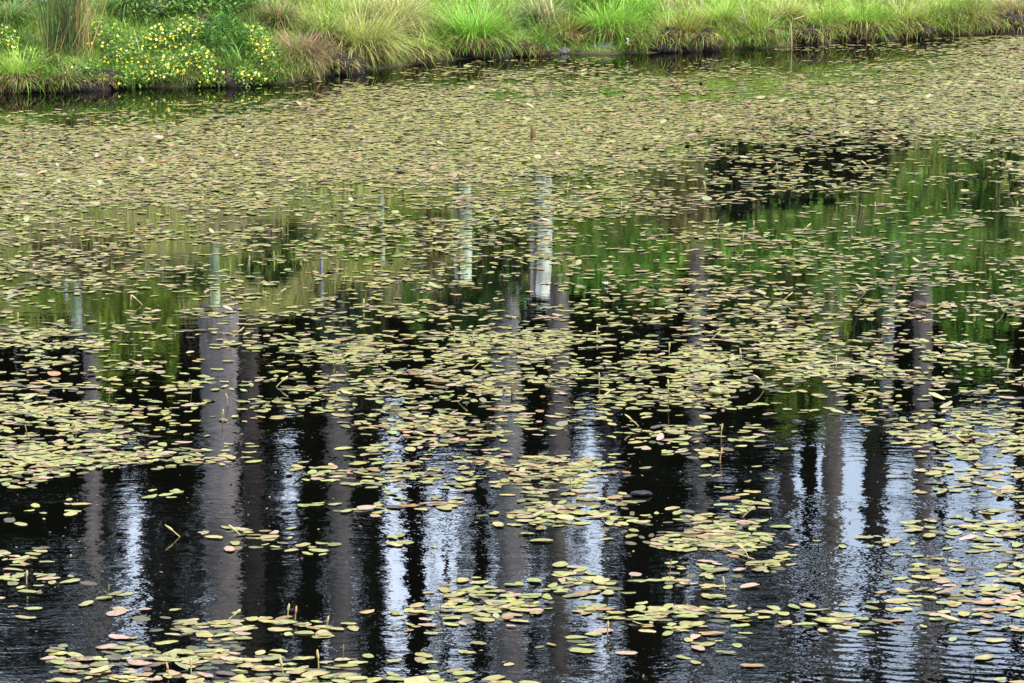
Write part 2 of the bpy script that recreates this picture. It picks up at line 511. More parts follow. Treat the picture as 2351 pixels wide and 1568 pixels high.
def coverage(px, py):
    px = np.clip(px / (2350 / 24) - .5, 0, 22.999)
    iy = np.clip(np.searchsorted(D_Y, py) - 1, 0, len(D_Y) - 2)
    fy = np.clip((py - D_Y[iy]) / (D_Y[iy + 1] - D_Y[iy]), 0, 1)
    ix = px.astype(int); fx = px - ix
    a = D_V[iy, ix] * (1 - fx) + D_V[iy, ix + 1] * fx
    b = D_V[iy + 1, ix] * (1 - fx) + D_V[iy + 1, ix + 1] * fx
    return a * (1 - fy) + b * fy

LEAF_KINDS = [  # name used in labels, colour, share
    ('pale green', (.182, .184, .054), 32), ('yellow green', (.208, .187, .046), 27), ('buff yellow', (.235, .19, .068), 24),
    ('pinkish tan', (.265, .17, .11), 7), ('dull olive', (.11, .10, .034), 7), ('orange brown', (.20, .11, .04), 3), ('dark brown', (.05, .03, .018), 4)]
K_W = np.array([k[2] for k in LEAF_KINDS], float); K_W /= K_W.sum()
K_C = np.array([k[1] for k in LEAF_KINDS])

# candidates, uniform over the water, thinned to the coverage seen
L_MEAN, ASP = .070, .56
A_MEAN = math.pi / 4 * L_MEAN ** 2 * ASP * 1.08
Xc, Yc = [], []
RATE = 700.0
for y0 in np.arange(13.5, 42.0, .5):
    half = y0 * .134 + 4.5
    cnt = int(RATE * .5 * 2 * half)
    Xc.append(rng.uniform(-half, half, cnt)); Yc.append(rng.uniform(y0, y0 + .5, cnt))
Xc = np.concatenate(Xc); Yc = np.concatenate(Yc)
px, py = to_px(Xc, Yc)
cov = coverage(px, py)
clump = fbm(Xc * 1.5, Yc * 1.7, 21) * .7 + vnoise(Xc * 6, Yc * 5, 23) * .3
# rafts: the noise pulls leaves together where they are thin on the water
k = np.clip((clump - .49) * 10, -1, 1)
cov = np.where((cov < .72) & (py < 1330), cov * np.where((py > 480) & (py < 760), .60, np.where(py > 1000, 1.05, .80)), np.where(py > 1385, np.minimum(cov * 1.35, .88), cov))
hole = np.clip(1.3 - np.hypot((px - 1930) / 400, (py - 430) / 125), 0, 1)
hole2 = np.clip(1.3 - np.hypot((px - 2150) / 260, (py - 505) / 95), 0, 1)
cov = cov * (1 - .45 * np.clip(hole * 2, 0, 1)) * (1 - .35 * np.clip(hole2 * 2, 0, 1))
covm = np.where(cov < .7, np.clip(cov * (1 + k * (1.05 - cov)), 0, .93), cov)
lam = -np.log(1 - np.clip(covm, 0, .9)) / A_MEAN
lam = np.where(cov < .04, 0, lam)
keep = (rng.random(len(Xc)) < lam / RATE) & (Yc < shore(Xc) - .05)
X, Y = Xc[keep], Yc[keep]
NL = len(X)
LEN = np.clip(rng.normal(L_MEAN, .017, NL), .030, .105)
LEN = LEN * np.interp(Y, [16, 18, 21, 30], [1.06, 1, .9, .88])
WID = LEN * np.clip(rng.normal(ASP, .08, NL), .36, .78)
ANG = rng.uniform(0, 2 * math.pi, NL)
drift = rng.random(NL) < .42                   # the breeze has turned many of them broadside
ANG[drift] = rng.normal(0, .45, drift.sum()) + math.pi * (rng.random(drift.sum()) < .5)
KIND = rng.choice(len(LEAF_KINDS), NL, p=K_W)
# neighbours share their age: patches of browner leaves
patch = fbm(X * 1.1, Y * 1.1, 31)
brown = (patch > .56) & (rng.random(NL) < .3)
KIND[brown] = rng.choice([2, 3, 4, 5], brown.sum())
COLR = K_C[KIND] * (1 + rng.normal(0, .1, (NL, 1))) * (1 + rng.normal(0, .04, (NL, 3)))
LZ = .0015 + rng.random(NL) ** 2 * .0045
TX = rng.normal(0, .016, NL); TY = rng.normal(0, .016, NL)
up = rng.random(NL) < .03
TX[up] += rng.normal(0, .17, up.sum()); TY[up] += rng.normal(0, .17, up.sum())
CURL = rng.normal(.015, .04, NL)
CUP = rng.normal(.015, .035, NL)

def pad_verts(idx, nout, ring):
    """outline with a rounded base and a blunt tip, curled a little; local to the leaf centre"""
    th = np.arange(nout) / nout * 2 * math.pi
    u = np.cos(th); w = np.sin(th) * (1 - .16 * u) * (1 + .06 * np.cos(2 * th))
    if ring:
        u = np.concatenate([u, u * .55, [0]]); w = np.concatenate([w, w * .55, [0]])
    else:
        u = np.concatenate([u, [0]]); w = np.concatenate([w, [0]])
    n = len(idx)
    wob = 1 + rng.normal(0, .05, (n, len(u)))
    a = LEN[idx][:, None] * .5; b = WID[idx][:, None] * .5
    lx = u[None] * a * wob; ly = w[None] * b * wob
    lz = CURL[idx][:, None] * u[None] ** 2 * a + CUP[idx][:, None] * np.abs(w[None]) * b * 1.2
    lz = lz + rng.normal(0, .0007, lz.shape)
    ca, sa = np.cos(ANG[idx])[:, None], np.sin(ANG[idx])[:, None]
    x = lx * ca - ly * sa; y = lx * sa + ly * ca
    z = lz + x * TX[idx][:, None] + y * TY[idx][:, None]
    lo = z.min(1, keepdims=True)
    z = z - np.minimum(lo, 0) + LZ[idx][:, None]
    if ring:
        r = np.arange(nout); r2 = (r + 1) % nout
        f4 = np.stack([r, r2, r2 + nout, r + nout], 1)
        f3 = np.stack([r + nout, r2 + nout, np.full(nout, 2 * nout)], 1)
        return np.stack([x, y, z], -1), f4, f3
    r = np.arange(nout)
    return np.stack([x, y, z], -1), None, np.stack([r, (r + 1) % nout, np.full(nout, nout)], 1)

LPX, LPY = to_px(X, Y, .005)
inside = (LPX > 6) & (LPX < 2344) & (LPY > 0) & (LPY < 1562)
app = LEN * WID / Y ** 3 * inside
app = np.where(KIND == 6, 0, app)          # the sunken dark leaves are not counted
big = np.argsort(-app)[:300]
is_big = np.zeros(NL, bool); is_big[big] = True
rest = np.where(~is_big)[0]

g = Geo()
nearr = rest[Y[rest] < 23]; farr = rest[Y[rest] >= 23]
for idx, no in ((nearr, 12), (farr, 8)):
    v, _f4, f3 = pad_verts(idx, no, False)
    v = v + np.stack([X[idx], Y[idx], np.zeros(len(idx))], 1)[:, None, :]
    m = no + 1
    f = ((np.arange(len(idx)) * m)[:, None, None] + f3[None]).reshape(-1, 3)
    g.add(v.reshape(-1, 3), f, np.repeat(COLR[idx], m, 0))
# older leaves lying just awash between the fresh ones
sub = np.where((rng.random(NL) < .5) & (coverage(LPX, LPY) > .25))[0]
sx_ = X[sub] + rng.normal(0, .05, len(sub)); sy_ = Y[sub] + rng.normal(0, .06, len(sub))
o8 = np.arange(8) / 8 * 2 * math.pi
ca, sa = np.cos(ANG[sub])[:, None], -np.sin(ANG[sub])[:, None]
lx = np.cos(o8)[None] * LEN[sub][:, None] * .5; ly = np.sin(o8)[None] * WID[sub][:, None] * .5
v = np.stack([sx_[:, None] + lx * ca - ly * sa, sy_[:, None] + lx * sa + ly * ca, np.broadcast_to((.0004 + rng.random(len(sub)) * .0008)[:, None], lx.shape)], -1)
cc = pick([(.075, .06, .022), (.06, .035, .02), (.05, .055, .018)], [4, 2, 3], len(sub)) * (1 + rng.normal(0, .15, (len(sub), 1)))
g.add(v.reshape(-1, 3), np.arange(len(sub) * 8).reshape(-1, 8), np.repeat(np.clip(cc, .003, 1), 8, 0))
tag(g.build('floating_leaves', M_PAD, smooth=True), 'carpet of small oval pondweed leaves covering the pond to the far bank', 'pondweed', kind='stuff')

g = Geo(); n = 1500
fy_ = rng.uniform(14.5, 30, n); fx_ = fy_ * rng.uniform(-.135, .135, n)
leaflets(g, np.stack([fx_, fy_, np.full(n, .003)], 1), rng.uniform(.006, .022, n), np.clip(pick([(.16, .12, .06), (.10, .06, .03), (.15, .15, .07), (.06, .04, .02)], [3, 3, 2, 3], n), 0, 1), 6, .6)
tag(g.build('floating_debris', M_PAD), 'tiny brown and straw coloured flecks floating between the leaves', 'debris', kind='stuff')

MARKS = [(60, 'dark green left border water'), (165, 'black gap beside slim left trunk'), (245, 'slim left trunk reflection'), (345, 'lone left sky streak'), (455, 'black gap before widest trunk'), (560, 'widest grey trunk reflection'), (640, 'black gap after widest trunk'), (735, 'faint blue left streak'), (825, 'third grey trunk reflection'), (875, 'dim strip beside brightest streak'), (930, 'brightest white sky streak'), (985, 'black trunk beside brightest streak'), (1085, 'pale band left of centre'), (1130, 'black stripe left of centre'), (1205, 'central grey trunk reflection'), (1255, 'thin streak right of centre'), (1310, 'brown trunk right of centre'), (1400, 'sky streak after brown trunk'), (1490, 'widest black reflection'), (1570, 'mottled dark water right of centre'), (1640, 'lone thin grey trunk reflection'), (1770, 'mottled sky before right trunks'), (1830, 'narrow brown right trunk'), (1880, 'black gap among right trunks'), (1935, 'brown trunk beside white streak'), (1980, 'white streak among right trunks'), (2045, 'dark trunk after white streak'), (2090, 'gap before last brown trunk'), (2160, 'last brown trunk reflection'), (2351, 'mottled sky at right border')]
ROWS = [(1405, 'back rank'), (1455, 'third rank'), (1510, 'second rank'), (1600, 'front rank')]
def mark(x): return next(t for a, t in MARKS if x < a)
def row(y): return next(t for a, t in ROWS if y < a)

def unique_labels(items):
    """items: list of (base label, x, y); returns labels, telling equals apart by side where there are two or three"""
    out = [None] * len(items)
    from collections import defaultdict
    d = defaultdict(list)
    for n_, it in enumerate(items): d[it[0]].append(n_)
    for base, ids in d.items():
        ids.sort(key=lambda q: items[q][1])
        names = {1: [''], 2: ['left ', 'right '], 3: ['left ', 'middle ', 'right ']}.get(len(ids))
        for r_, q in enumerate(ids):
            out[q] = (names[r_] + base) if names else base
    return out

items = []
for q in big:
    tilt = 'upturned ' if abs(TX[q]) + abs(TY[q]) > .2 else ''
    size = 'large ' if LEN[q] > .09 else ('small ' if LEN[q] < .055 else '')
    ca = abs(math.cos(ANG[q]))
    way = 'broadside ' if ca > .85 else ('endwise ' if ca < .4 else '')
    items.append((f"{tilt}{size}{LEAF_KINDS[KIND[q]][0]} {way}leaf, {row(LPY[q])}, over {mark(LPX[q])}", LPX[q], LPY[q]))
labels = unique_labels(items)
for q, lab in zip(big, labels):
    v, f4, f3 = pad_verts(np.array([q]), 16, True)
    g = Geo()
    age = rng.random() ** 2.2 * .8
    edge = np.concatenate([np.full(16, 1.), np.full(16, .15), [0.]]) * age * rng.uniform(.2, 1.5, 33)
    vc = COLR[q][None, :] * (1 - np.clip(edge, 0, 1)[:, None]) + np.array([.14, .085, .035])[None, :] * np.clip(edge, 0, 1)[:, None]
    g.add(v[0], f4, vc * (1 + rng.normal(0, .05, (33, 1)))); g.f.append(f3)
    o = g.build('pondweed_leaf', M_PAD, smooth=True, loc=(X[q], Y[q], 0))
    tag(o, lab, 'leaf', 'floating pondweed leaves nearest the viewer')

# ------------------------------------------------------------------ flower spikes standing out of the leaves
def zs(lst, ox, oy): return [(ox + .5 * a, oy + .5 * b, *r) for a, b, *r in lst]
SPIKES = zs([(1320, 540), (1355, 545, 'orange'), (1497, 585), (835, 160, 'lean'), (1115, 155, 'lean'), (1025, 555, 'lean'), (2018, 505, 'thin'), (880, 790), (1302, 800), (1462, 770), (498, 445, 'thin'), (1580, 725, 'thin'), (775, 805), (123, 380)], 0, 1152) \
    + zs([(1050, 70, 'lean'), (440, 615), (975, 405), (725, 355, 'thin'), (1090, 265, 'bent')], 1174.6, 1152) \
    + zs([(1560, 175, 'bent'), (1540, 170), (2085, 80), (2165, 85), (2095, 350, 'lean'), (1260, 280, 'lean'), (1045, 370), (130, 525, 'thin'), (352, 490), (1060, 55, 'lean'), (497, 355, 'thin'), (1022, 445), (2160, 200, 'lean'), (880, 305, 'thin')], 0, 748) \
    + zs([(392, 55), (905, 65, 'lean'), (582, 130, 'bent'), (722, 125), (718, 305), (1160, 285, 'bent'), (1570, 375, 'lean'), (590, 460, 'lean'), (960, 515), (275, 765), (385, 350, 'lean'), (720, 385, 'thin'), (400, 275), (955, 625, 'orange'), (1055, 165), (2275, 205), (1490, 195), (2010, 495)], 1174.6, 748) \
    + zs([(940, 550), (965, 560, 'lean'), (1112, 565), (1325, 565, 'lean'), (1665, 480), (1060, 615), (890, 380), (1235, 885, 'lean'), (255, 390), (505, 475), (2260, 935, 'bent'), (1630, 845, 'lean'), (1650, 275, 'lean'), (1220, 290), (2320, 465), (1560, 545)], 1174.6, 249.4) \
    + zs([(1265, 715, 'bent'), (1145, 565), (660, 735, 'lean'), (600, 745), (1670, 750), (320, 425), (85, 815), (930, 275), (1405, 215)], 0, 332.5)
def srow(y): return next(t for a, t in [(600, 'among the far leaves'), (760, 'in mid pond'), (860, 'amid the middle rafts'), (1000, 'amid the thick middle rafts'), (1180, 'at the edge of dark water'), (1400, 'on a near raft'), (1600, 'in the nearest raft')] if y < a)
items = []
for s in SPIKES:
    how = s[2] if len(s) > 2 else ''
    w = {'': 'upright tan', 'orange': 'orange brown', 'lean': 'leaning yellowish', 'thin': 'thin dark', 'bent': 'bent pale'}[how]
    items.append((f"{w} spike {srow(s[1])}, before {mark(s[0])}", s[0], s[1]))
labels = unique_labels(items)
for s, lab in zip(SPIKES, labels):
    how = s[2] if len(s) > 2 else ''
    x, y = on_water(s[0], s[1])
    L = {'': .07, 'orange': .07, 'lean': .085, 'thin': .075, 'bent': .09}[how] * random.uniform(.85, 1.15)
    lean = {'lean': .75, 'bent': .2}.get(how, random.uniform(-.12, .12))
    side = -1 if random.random() < .3 else 1
    bend = .9 if how == 'bent' else .15
    t = np.linspace(0, 1, 9)
    a = side * (lean + bend * t)
    path = np.stack([np.cumsum(np.sin(a)) * L / 8, np.cumsum(np.full(9, .05)) * L / 8 * random.uniform(-3, 3), -.01 + np.cumsum(np.cos(a)) * L / 8], 1)
    tan = np.array({'': (.30, .24, .10), 'orange': (.32, .16, .06), 'lean': (.36, .29, .12), 'thin': (.12, .09, .04), 'bent': (.36, .30, .14)}[how]) * random.uniform(.8, 1.1)
    e = thing('flower_spike', (x, y, 0), lab, 'water plant', 'pondweed spikes standing out of the water')
    g = Geo(); r0 = .002 if how == 'thin' else .0026
    tube(g, path[:6], np.linspace(r0 * 1.1, r0, 6), tan * .8, 6)
    g.build('stalk', M_SPIKE, e, smooth=True)
    g = Geo(); r1 = .003 if how == 'thin' else .0046
    tube(g, path[4:], np.array([r1 * .6, r1, r1 * 1.05, r1 * .9, r1 * .5]), tan, 8, .35, random.random() * 9)
    g.build('flower_head', M_SPIKE, e, smooth=True)

# ------------------------------------------------------------------ odd things lying on the water
def water_twig(a, b, r, color, label, rise=.004, wob=.01):
    xa, ya = on_water(*a); xb, yb = on_water(*b)
    t = np.linspace(0, 1, 9)
    p = np.stack([xa + (xb - xa) * t, ya + (yb - ya) * t + np.sin(t * 5) * wob, rise + np.sin(t * math.pi) * .006 + np.sin(t * 9) * .002], 1)
    g = Geo(); c = p.mean(0); c[2] = 0
    tube(g, p - c, np.linspace(r, r * .5, 9), color, 6, .3, a[0])
    tag(g.build('twig', M_TWIG, smooth=True, loc=c), label, 'twig')
water_twig((962, 1160), (1070, 1157), .005, (.22, .12, .09), 'long thin reddish twig floating across the pale sky band')
water_twig((1590, 1236), (1690, 1231), .006, (.2, .09, .07), 'short reddish twig lying in the raft of the near right')
water_twig((1640, 1262), (1730, 1285), .005, (.36, .24, .13), 'pale bent reed stem lying on leaves near the right')
water_twig((1905, 838), (2010, 841), .004, (.35, .33, .2), 'straight straw stem floating among the leaves of the right side')
def dark_bit(p, rad, color, label, name, cat, mat=M_TWIG, z=.01, seed=1):
    x, y = on_water(*p)
    g = Geo(); lump(g, (0, 0, z), rad, color, seed, .4)
    tag(g.build(name, mat, smooth=True, loc=(x, y, 0)), label, cat)
dark_bit((805, 297), (.032, .03, .026), (.035, .012, .012), 'small dark maroon clod on the leaf carpet below the grass bank', 'peat_clod', 'clod', seed=2)
dark_bit((1556, 203), (.03, .025, .02), (.06, .022, .008), 'rusty brown clod on the leaf carpet far right of centre', 'peat_clod', 'clod', seed=4)
dark_bit((1223, 318), (.022, .02, .06), (.10, .05, .015), 'upright rusty brown stump end poking through the leaf carpet', 'stick_end', 'stick', z=.04, seed=6)
dark_bit((1470, 1138), (.055, .035, .012), (.004, .003, .003), 'black rotten leaf curled on the raft right of centre', 'rotten_leaf', 'leaf', z=.012, seed=8)
dark_bit((2105, 705), (.05, .035, .03), (.03, .012, .008), 'dark brown clod between pale leaves on the right side', 'peat_clod', 'clod', seed=9)
dark_bit((1640, 905), (.035, .028, .02), (.16, .165, .06), 'curled yellowish lump of weed on black water', 'weed_lump', 'weed', z=.015, seed=12)
def feather(p, L, label):
    x, y = on_water(*p)
    g = Geo()
    t = np.linspace(-1, 1, 9)
    e1 = np.stack([t * L / 2, (1 - t ** 2) * L * .16, .006 + (t ** 2) * L * .18], 1)
    e2 = np.stack([t * L / 2, -(1 - t ** 2) * L * .16, .006 + (t ** 2) * L * .18], 1)
    m_ = np.stack([t * L / 2, t * 0, .016 + (t ** 2) * L * .18], 1)
    v = np.concatenate([e1, m_, e2]); r = np.arange(8)
    f = np.concatenate([np.stack([r, r + 1, r + 10, r + 9], 1), np.stack([r + 9, r + 10, r + 19, r + 18], 1)])
    g.add(v, f, (.75, .74, .7))
    o = g.build('feather', M_PETAL, smooth=True, loc=(x, y, .008)); o.rotation_euler = (0, .25, random.random() * 3)
    tag(o, label, 'feather')
feather((136, 424), .085, 'larger white feather on the leaf carpet near the left border')
feather((131, 384), .05, 'smaller white feather behind the larger one on the leaf carpet')
feather((1392, 658), .06, 'white feather on open green water right of the pale post reflection')
# the dark stem standing by the central trunk
x, y = on_water(1174, 915)
e = thing('withered_plant', (x, y, 0), 'dark upright stem before the central trunk reflection', 'stem')
g = Geo(); tube(g, [(0, 0, -.02), (.003, 0, .05), (-.002, 0, .1)], [.005, .005, .003], (.05, .035, .02), 6)
g.build('stalk', M_TWIG, e, smooth=True)
g = Geo(); leaflets(g, np.array([[.02, 0, .06], [-.025, 0, .05], [.015, 0, .02]]), .06, np.array([[.12, .08, .03]] * 3))
g.build('withered_leaf', M_HERB, e)

# ------------------------------------------------------------------ the far bank: grass
G_BRIGHT = (.15, .32, .03); G_YEL = (.25, .34, .045); G_MID = (.115, .22, .028); G_GREY = (.14, .19, .07)
STRAW = (.32, .29, .12); TAN = (.26, .175, .085); PINKTAN = (.23, .145, .09); BROWN = (.09, .052, .026); RUST = (.16, .085, .02)

def bank_pos(px, py):
    """the ground of the bank along the sight line through a point of the photograph"""
    k, t = ray(px, py)
    d = 31.0
    for _ in range(900):
        z = CAM_H - t * d
        if d > float(shore(k * d)) - .02 and z <= float(ground(k * d, d)): break
        d += .02
    return np.array([k * d, d, float(ground(k * d, d))])

def grass_palette(xpx):
    """mix of greens and straws along the bank"""
    n = len(xpx); u = rng.random(n); out = np.zeros((n, 3))
    pts = [0, 300, 620, 720, 980, 1100, 1300, 1480, 1700, 2000, 2200, 2350]
    #          bright yel  mid  grey straw tan
    W = np.array([1.5, 1.4, 1.2, 1, .55, .7]) * np.array([[.2, .2, .3, .2, .05, .05], [.25, .15, .4, .15, .03, .02], [.15, .15, .3, .1, .1, .2], [.05, .3, .1, .1, .3, .15],
                  [.15, .4, .1, .1, .25, .0], [.4, .2, .1, .2, .1, .0], [.3, .2, .1, .2, .15, .05], [.5, .3, .1, .05, .05, .0],
                  [.2, .5, .05, .05, .15, .05], [.25, .5, .05, .05, .12, .03], [.1, .45, .1, .05, .2, .1], [.1, .3, .1, .1, .2, .2]])
    cum = np.stack([np.interp(xpx, pts, W[:, q]) for q in range(6)], 1).cumsum(1); cum /= cum[:, -1:]
    k = (u[:, None] > cum).sum(1).clip(0, 5)
    return np.array([G_BRIGHT, G_YEL, G_MID, G_GREY, STRAW, TAN])[k] * (1 + rng.normal(0, .15, (n, 1)))

# turf: the low grass between the tussocks, thick where it is seen, thinner up the hill
g = Geo()
n = 105000
x = rng.uniform(-9, 11.5, n); s = rng.uniform(0.02, 1, n) ** 1.3 * 3.6 + .03
y = shore(x) + s; z = ground(x, y)
pxx, _ = to_px(x, y, z)
clumpn = fbm(x * 2.2, y * 2.2, 41)
L = (.06 + .21 * clumpn) * rng.uniform(.6, 1.25, n) * np.interp(s, [0, .3, 1.5], [.55, .8, 1.15])
patchcol = (fbm(x * 1.3, y * 2, 44) - .5)
colr = grass_palette(np.clip(pxx + patchcol * 500, 0, 2350)) * (1 + (vnoise(x * 3, y * 3, 45)[:, None] - .5) * .6)
az = rng.uniform(0, 2 * math.pi, n)
az = np.where(rng.random(n) < .45, rng.normal(-math.pi / 2, .8, n), az)
blades(g, np.stack([x, y, z - .01], 1), az, L, rng.uniform(.005, .011, n), rng.uniform(.05, .5, n), rng.uniform(.3, 1.5, n), colr, 4, np.clip(colr * 1.25 + .01, 0, .6))
# overhanging fringe along the lip of the bank
n = 54000
x = rng.uniform(-9, 11.5, n); s = rng.uniform(-.04, .45, n); y = shore(x) + s
z = np.maximum(ground(x, y), .02) + rng.uniform(0, .05, n)
pxx, _ = to_px(x, y, z)
ok = vnoise(x * 2.3, x * 0 + 2, 48) > .27
HOLES = np.array([(195, 62), (40, 40), (760, 32), (1075, 52), (1205, 34), (1310, 50), (1400, 40), (1520, 34), (1610, 40), (1690, 20), (1780, 30), (1850, 34), (1965, 48), (2090, 44), (2310, 50)], float)
hol = (np.abs(pxx[:, None] - HOLES[None, :, 0]) / HOLES[None, :, 1]).min(1) < 1
ok &= ~(hol & (rng.random(n) < .93))
x, y, z, pxx, s = x[ok], y[ok], z[ok], pxx[ok], s[ok]; n = len(x)
colr = grass_palette(pxx); dead = rng.random(n) < .10 + .25 * (vnoise(x * 1.7, x * 0, 49) > .55)
colr[dead] = pick([TAN, BROWN, RUST, STRAW], [3, 3, 1.5, 2], dead.sum())
blades(g, np.stack([x, y, z], 1), rng.normal(-math.pi / 2, .75, n), rng.uniform(.12, .36, n) * (1 + s) * np.interp(pxx, [150, 230, 600, 660], [.9, .5, .5, 1]), rng.uniform(.005, .010, n), rng.uniform(.1, .8, n), rng.uniform(.9, 2.1, n), np.clip(colr, .004, 1), 4)
# straw stems lying every way through the turf
n = 1500
x = rng.uniform(-7, 7.5, n); s = rng.uniform(.1, 2.4, n); y = shore(x) + s; z = ground(x, y)
px_, _ = to_px(x, y, z); okk = rng.random(n) < np.interp(px_, [0, 600, 750, 2350], [.25, .3, .9, 1.])
x, y, z = x[okk], y[okk], z[okk]; n = len(x)
blades(g, np.stack([x, y, z], 1), rng.uniform(0, 6.28, n), rng.uniform(.2, .5, n), rng.uniform(.004, .008, n), rng.uniform(.1, 1.2, n), rng.uniform(-.2, .9, n), np.clip(pick([STRAW, (.44, .40, .22), TAN, (.34, .36, .12)], [4, 3, 2, 3], n) * (1 + rng.normal(0, .12, (n, 1))), .01, .8), 4)
tag(g.build('grass', M_GRASS), 'mixed green and straw coloured grass covering the far bank', 'grass', kind='stuff')

# hillside cover, seen only as a mirror image: coarse tufts of grass, bracken and brush
g = Geo()
n = 75000
x = rng.uniform(-20, 22, n); s = 3.2 + rng.random(n) ** .8 * 22; y = shore(x) + s; z = ground(x, y)
tone = fbm(x * .55, y * .3, 51); tone2 = fbm(x * .9 + 20, y * .6, 52)
a1 = np.clip((tone - .35) / .3, 0, 1)[:, None]; a2 = np.clip((tone2 - .5) / .12, 0, 1)[:, None]
colr = np.array([.20, .29, .045]) * (1 - a1) + np.array([.34, .36, .08]) * a1
colr = colr * (1 - a2) + np.array([.28, .23, .12]) * a2
colr = colr * (1 + rng.normal(0, .25, (n, 1)))
blades(g, np.stack([x, y, z - .02], 1), rng.uniform(0, 6.28, n), rng.uniform(.2, .6, n), rng.uniform(.012, .035, n), rng.uniform(0, .5, n), rng.uniform(.2, 1.2, n), np.clip(colr, .004, 1), 3)
tag(g.build('hillside_grass', M_GRASS), 'rough olive and brown grass on the slope behind the bank', 'grass', kind='stuff')

# ------------------------------------------------------------------ tussocks on the bank
def tussock(px, py, rpx, hpx, cols, wts, label, thatch=.5, n=750, root=True, droop=1.5):
    c = bank_pos(px, py)
    m_px = c[1] / FPX * 1.02
    r = rpx * m_px; h = hpx * m_px
    c = c + np.array([0, -.04, 0])
    e = thing('grass_tussock', c, label, 'tussock', 'grass tussocks along the far bank')
    g = Geo()
    az = rng.uniform(0, 2 * math.pi, n); rr = np.sqrt(rng.random(n)) * r * .38
    b = np.stack([np.cos(az) * rr, np.sin(az) * rr, -.02 + rng.uniform(0, .05, n)], 1)
    colr = pick(cols, wts, n) * (1 + rng.normal(0, .14, (n, 1)))
    L = math.hypot(r, h) * rng.uniform(.55, 1.15, n)
    wind = rng.uniform(-.5, .5)
    az = np.where(rng.random(n) < .35, rng.normal(wind - (0 if rng.random() < .5 else math.pi), 1.0, n), az + rng.normal(0, .6, n))
    L = L * np.where(rng.random(n) < .15, rng.uniform(.9, 1.35, n), rng.uniform(.6, 1.05, n))
    blades(g, b, az, L, rng.uniform(.005, .011, n), rng.uniform(.0, .7, n) + rr / r * .4, rng.uniform(.3, 1.5, n) * droop, np.clip(colr, .003, 1), 5, np.clip(colr * 1.3, .003, .8))
    g.build('green_tuft' if cols[0][1] > cols[0][0] else 'dry_tuft', M_GRASS, e)
    if thatch:
        g = Geo(); k = int(n * thatch)
        az = rng.normal(-math.pi / 2, 1.0, k); rr = r * rng.uniform(.3, .55, k)
        b = np.stack([np.cos(az) * rr, np.sin(az) * rr, rng.uniform(.0, .09, k)], 1)
        colr = pick([TAN, BROWN, STRAW, RUST], [3, 4, 1.5, 1], k) * (1 + rng.normal(0, .2, (k, 1)))
        blades(g, b, az + rng.normal(0, .3, k), rng.uniform(.5, 1., k) * min(.24, h * .8), rng.uniform(.004, .008, k), rng.uniform(.7, 1.3, k), rng.uniform(.9, 1.7, k), np.clip(colr, .003, 1), 4)
        g.build('dead_thatch', M_DEAD, e)
    if root:
        g = Geo(); lump(g, (0, 0, -.07), (r * .42, r * .3, .09), (.035, .022, .014), random.random() * 9, .35, 22, 12)
        g.build('root_mass', M_SOIL, e, smooth=True)
    return e
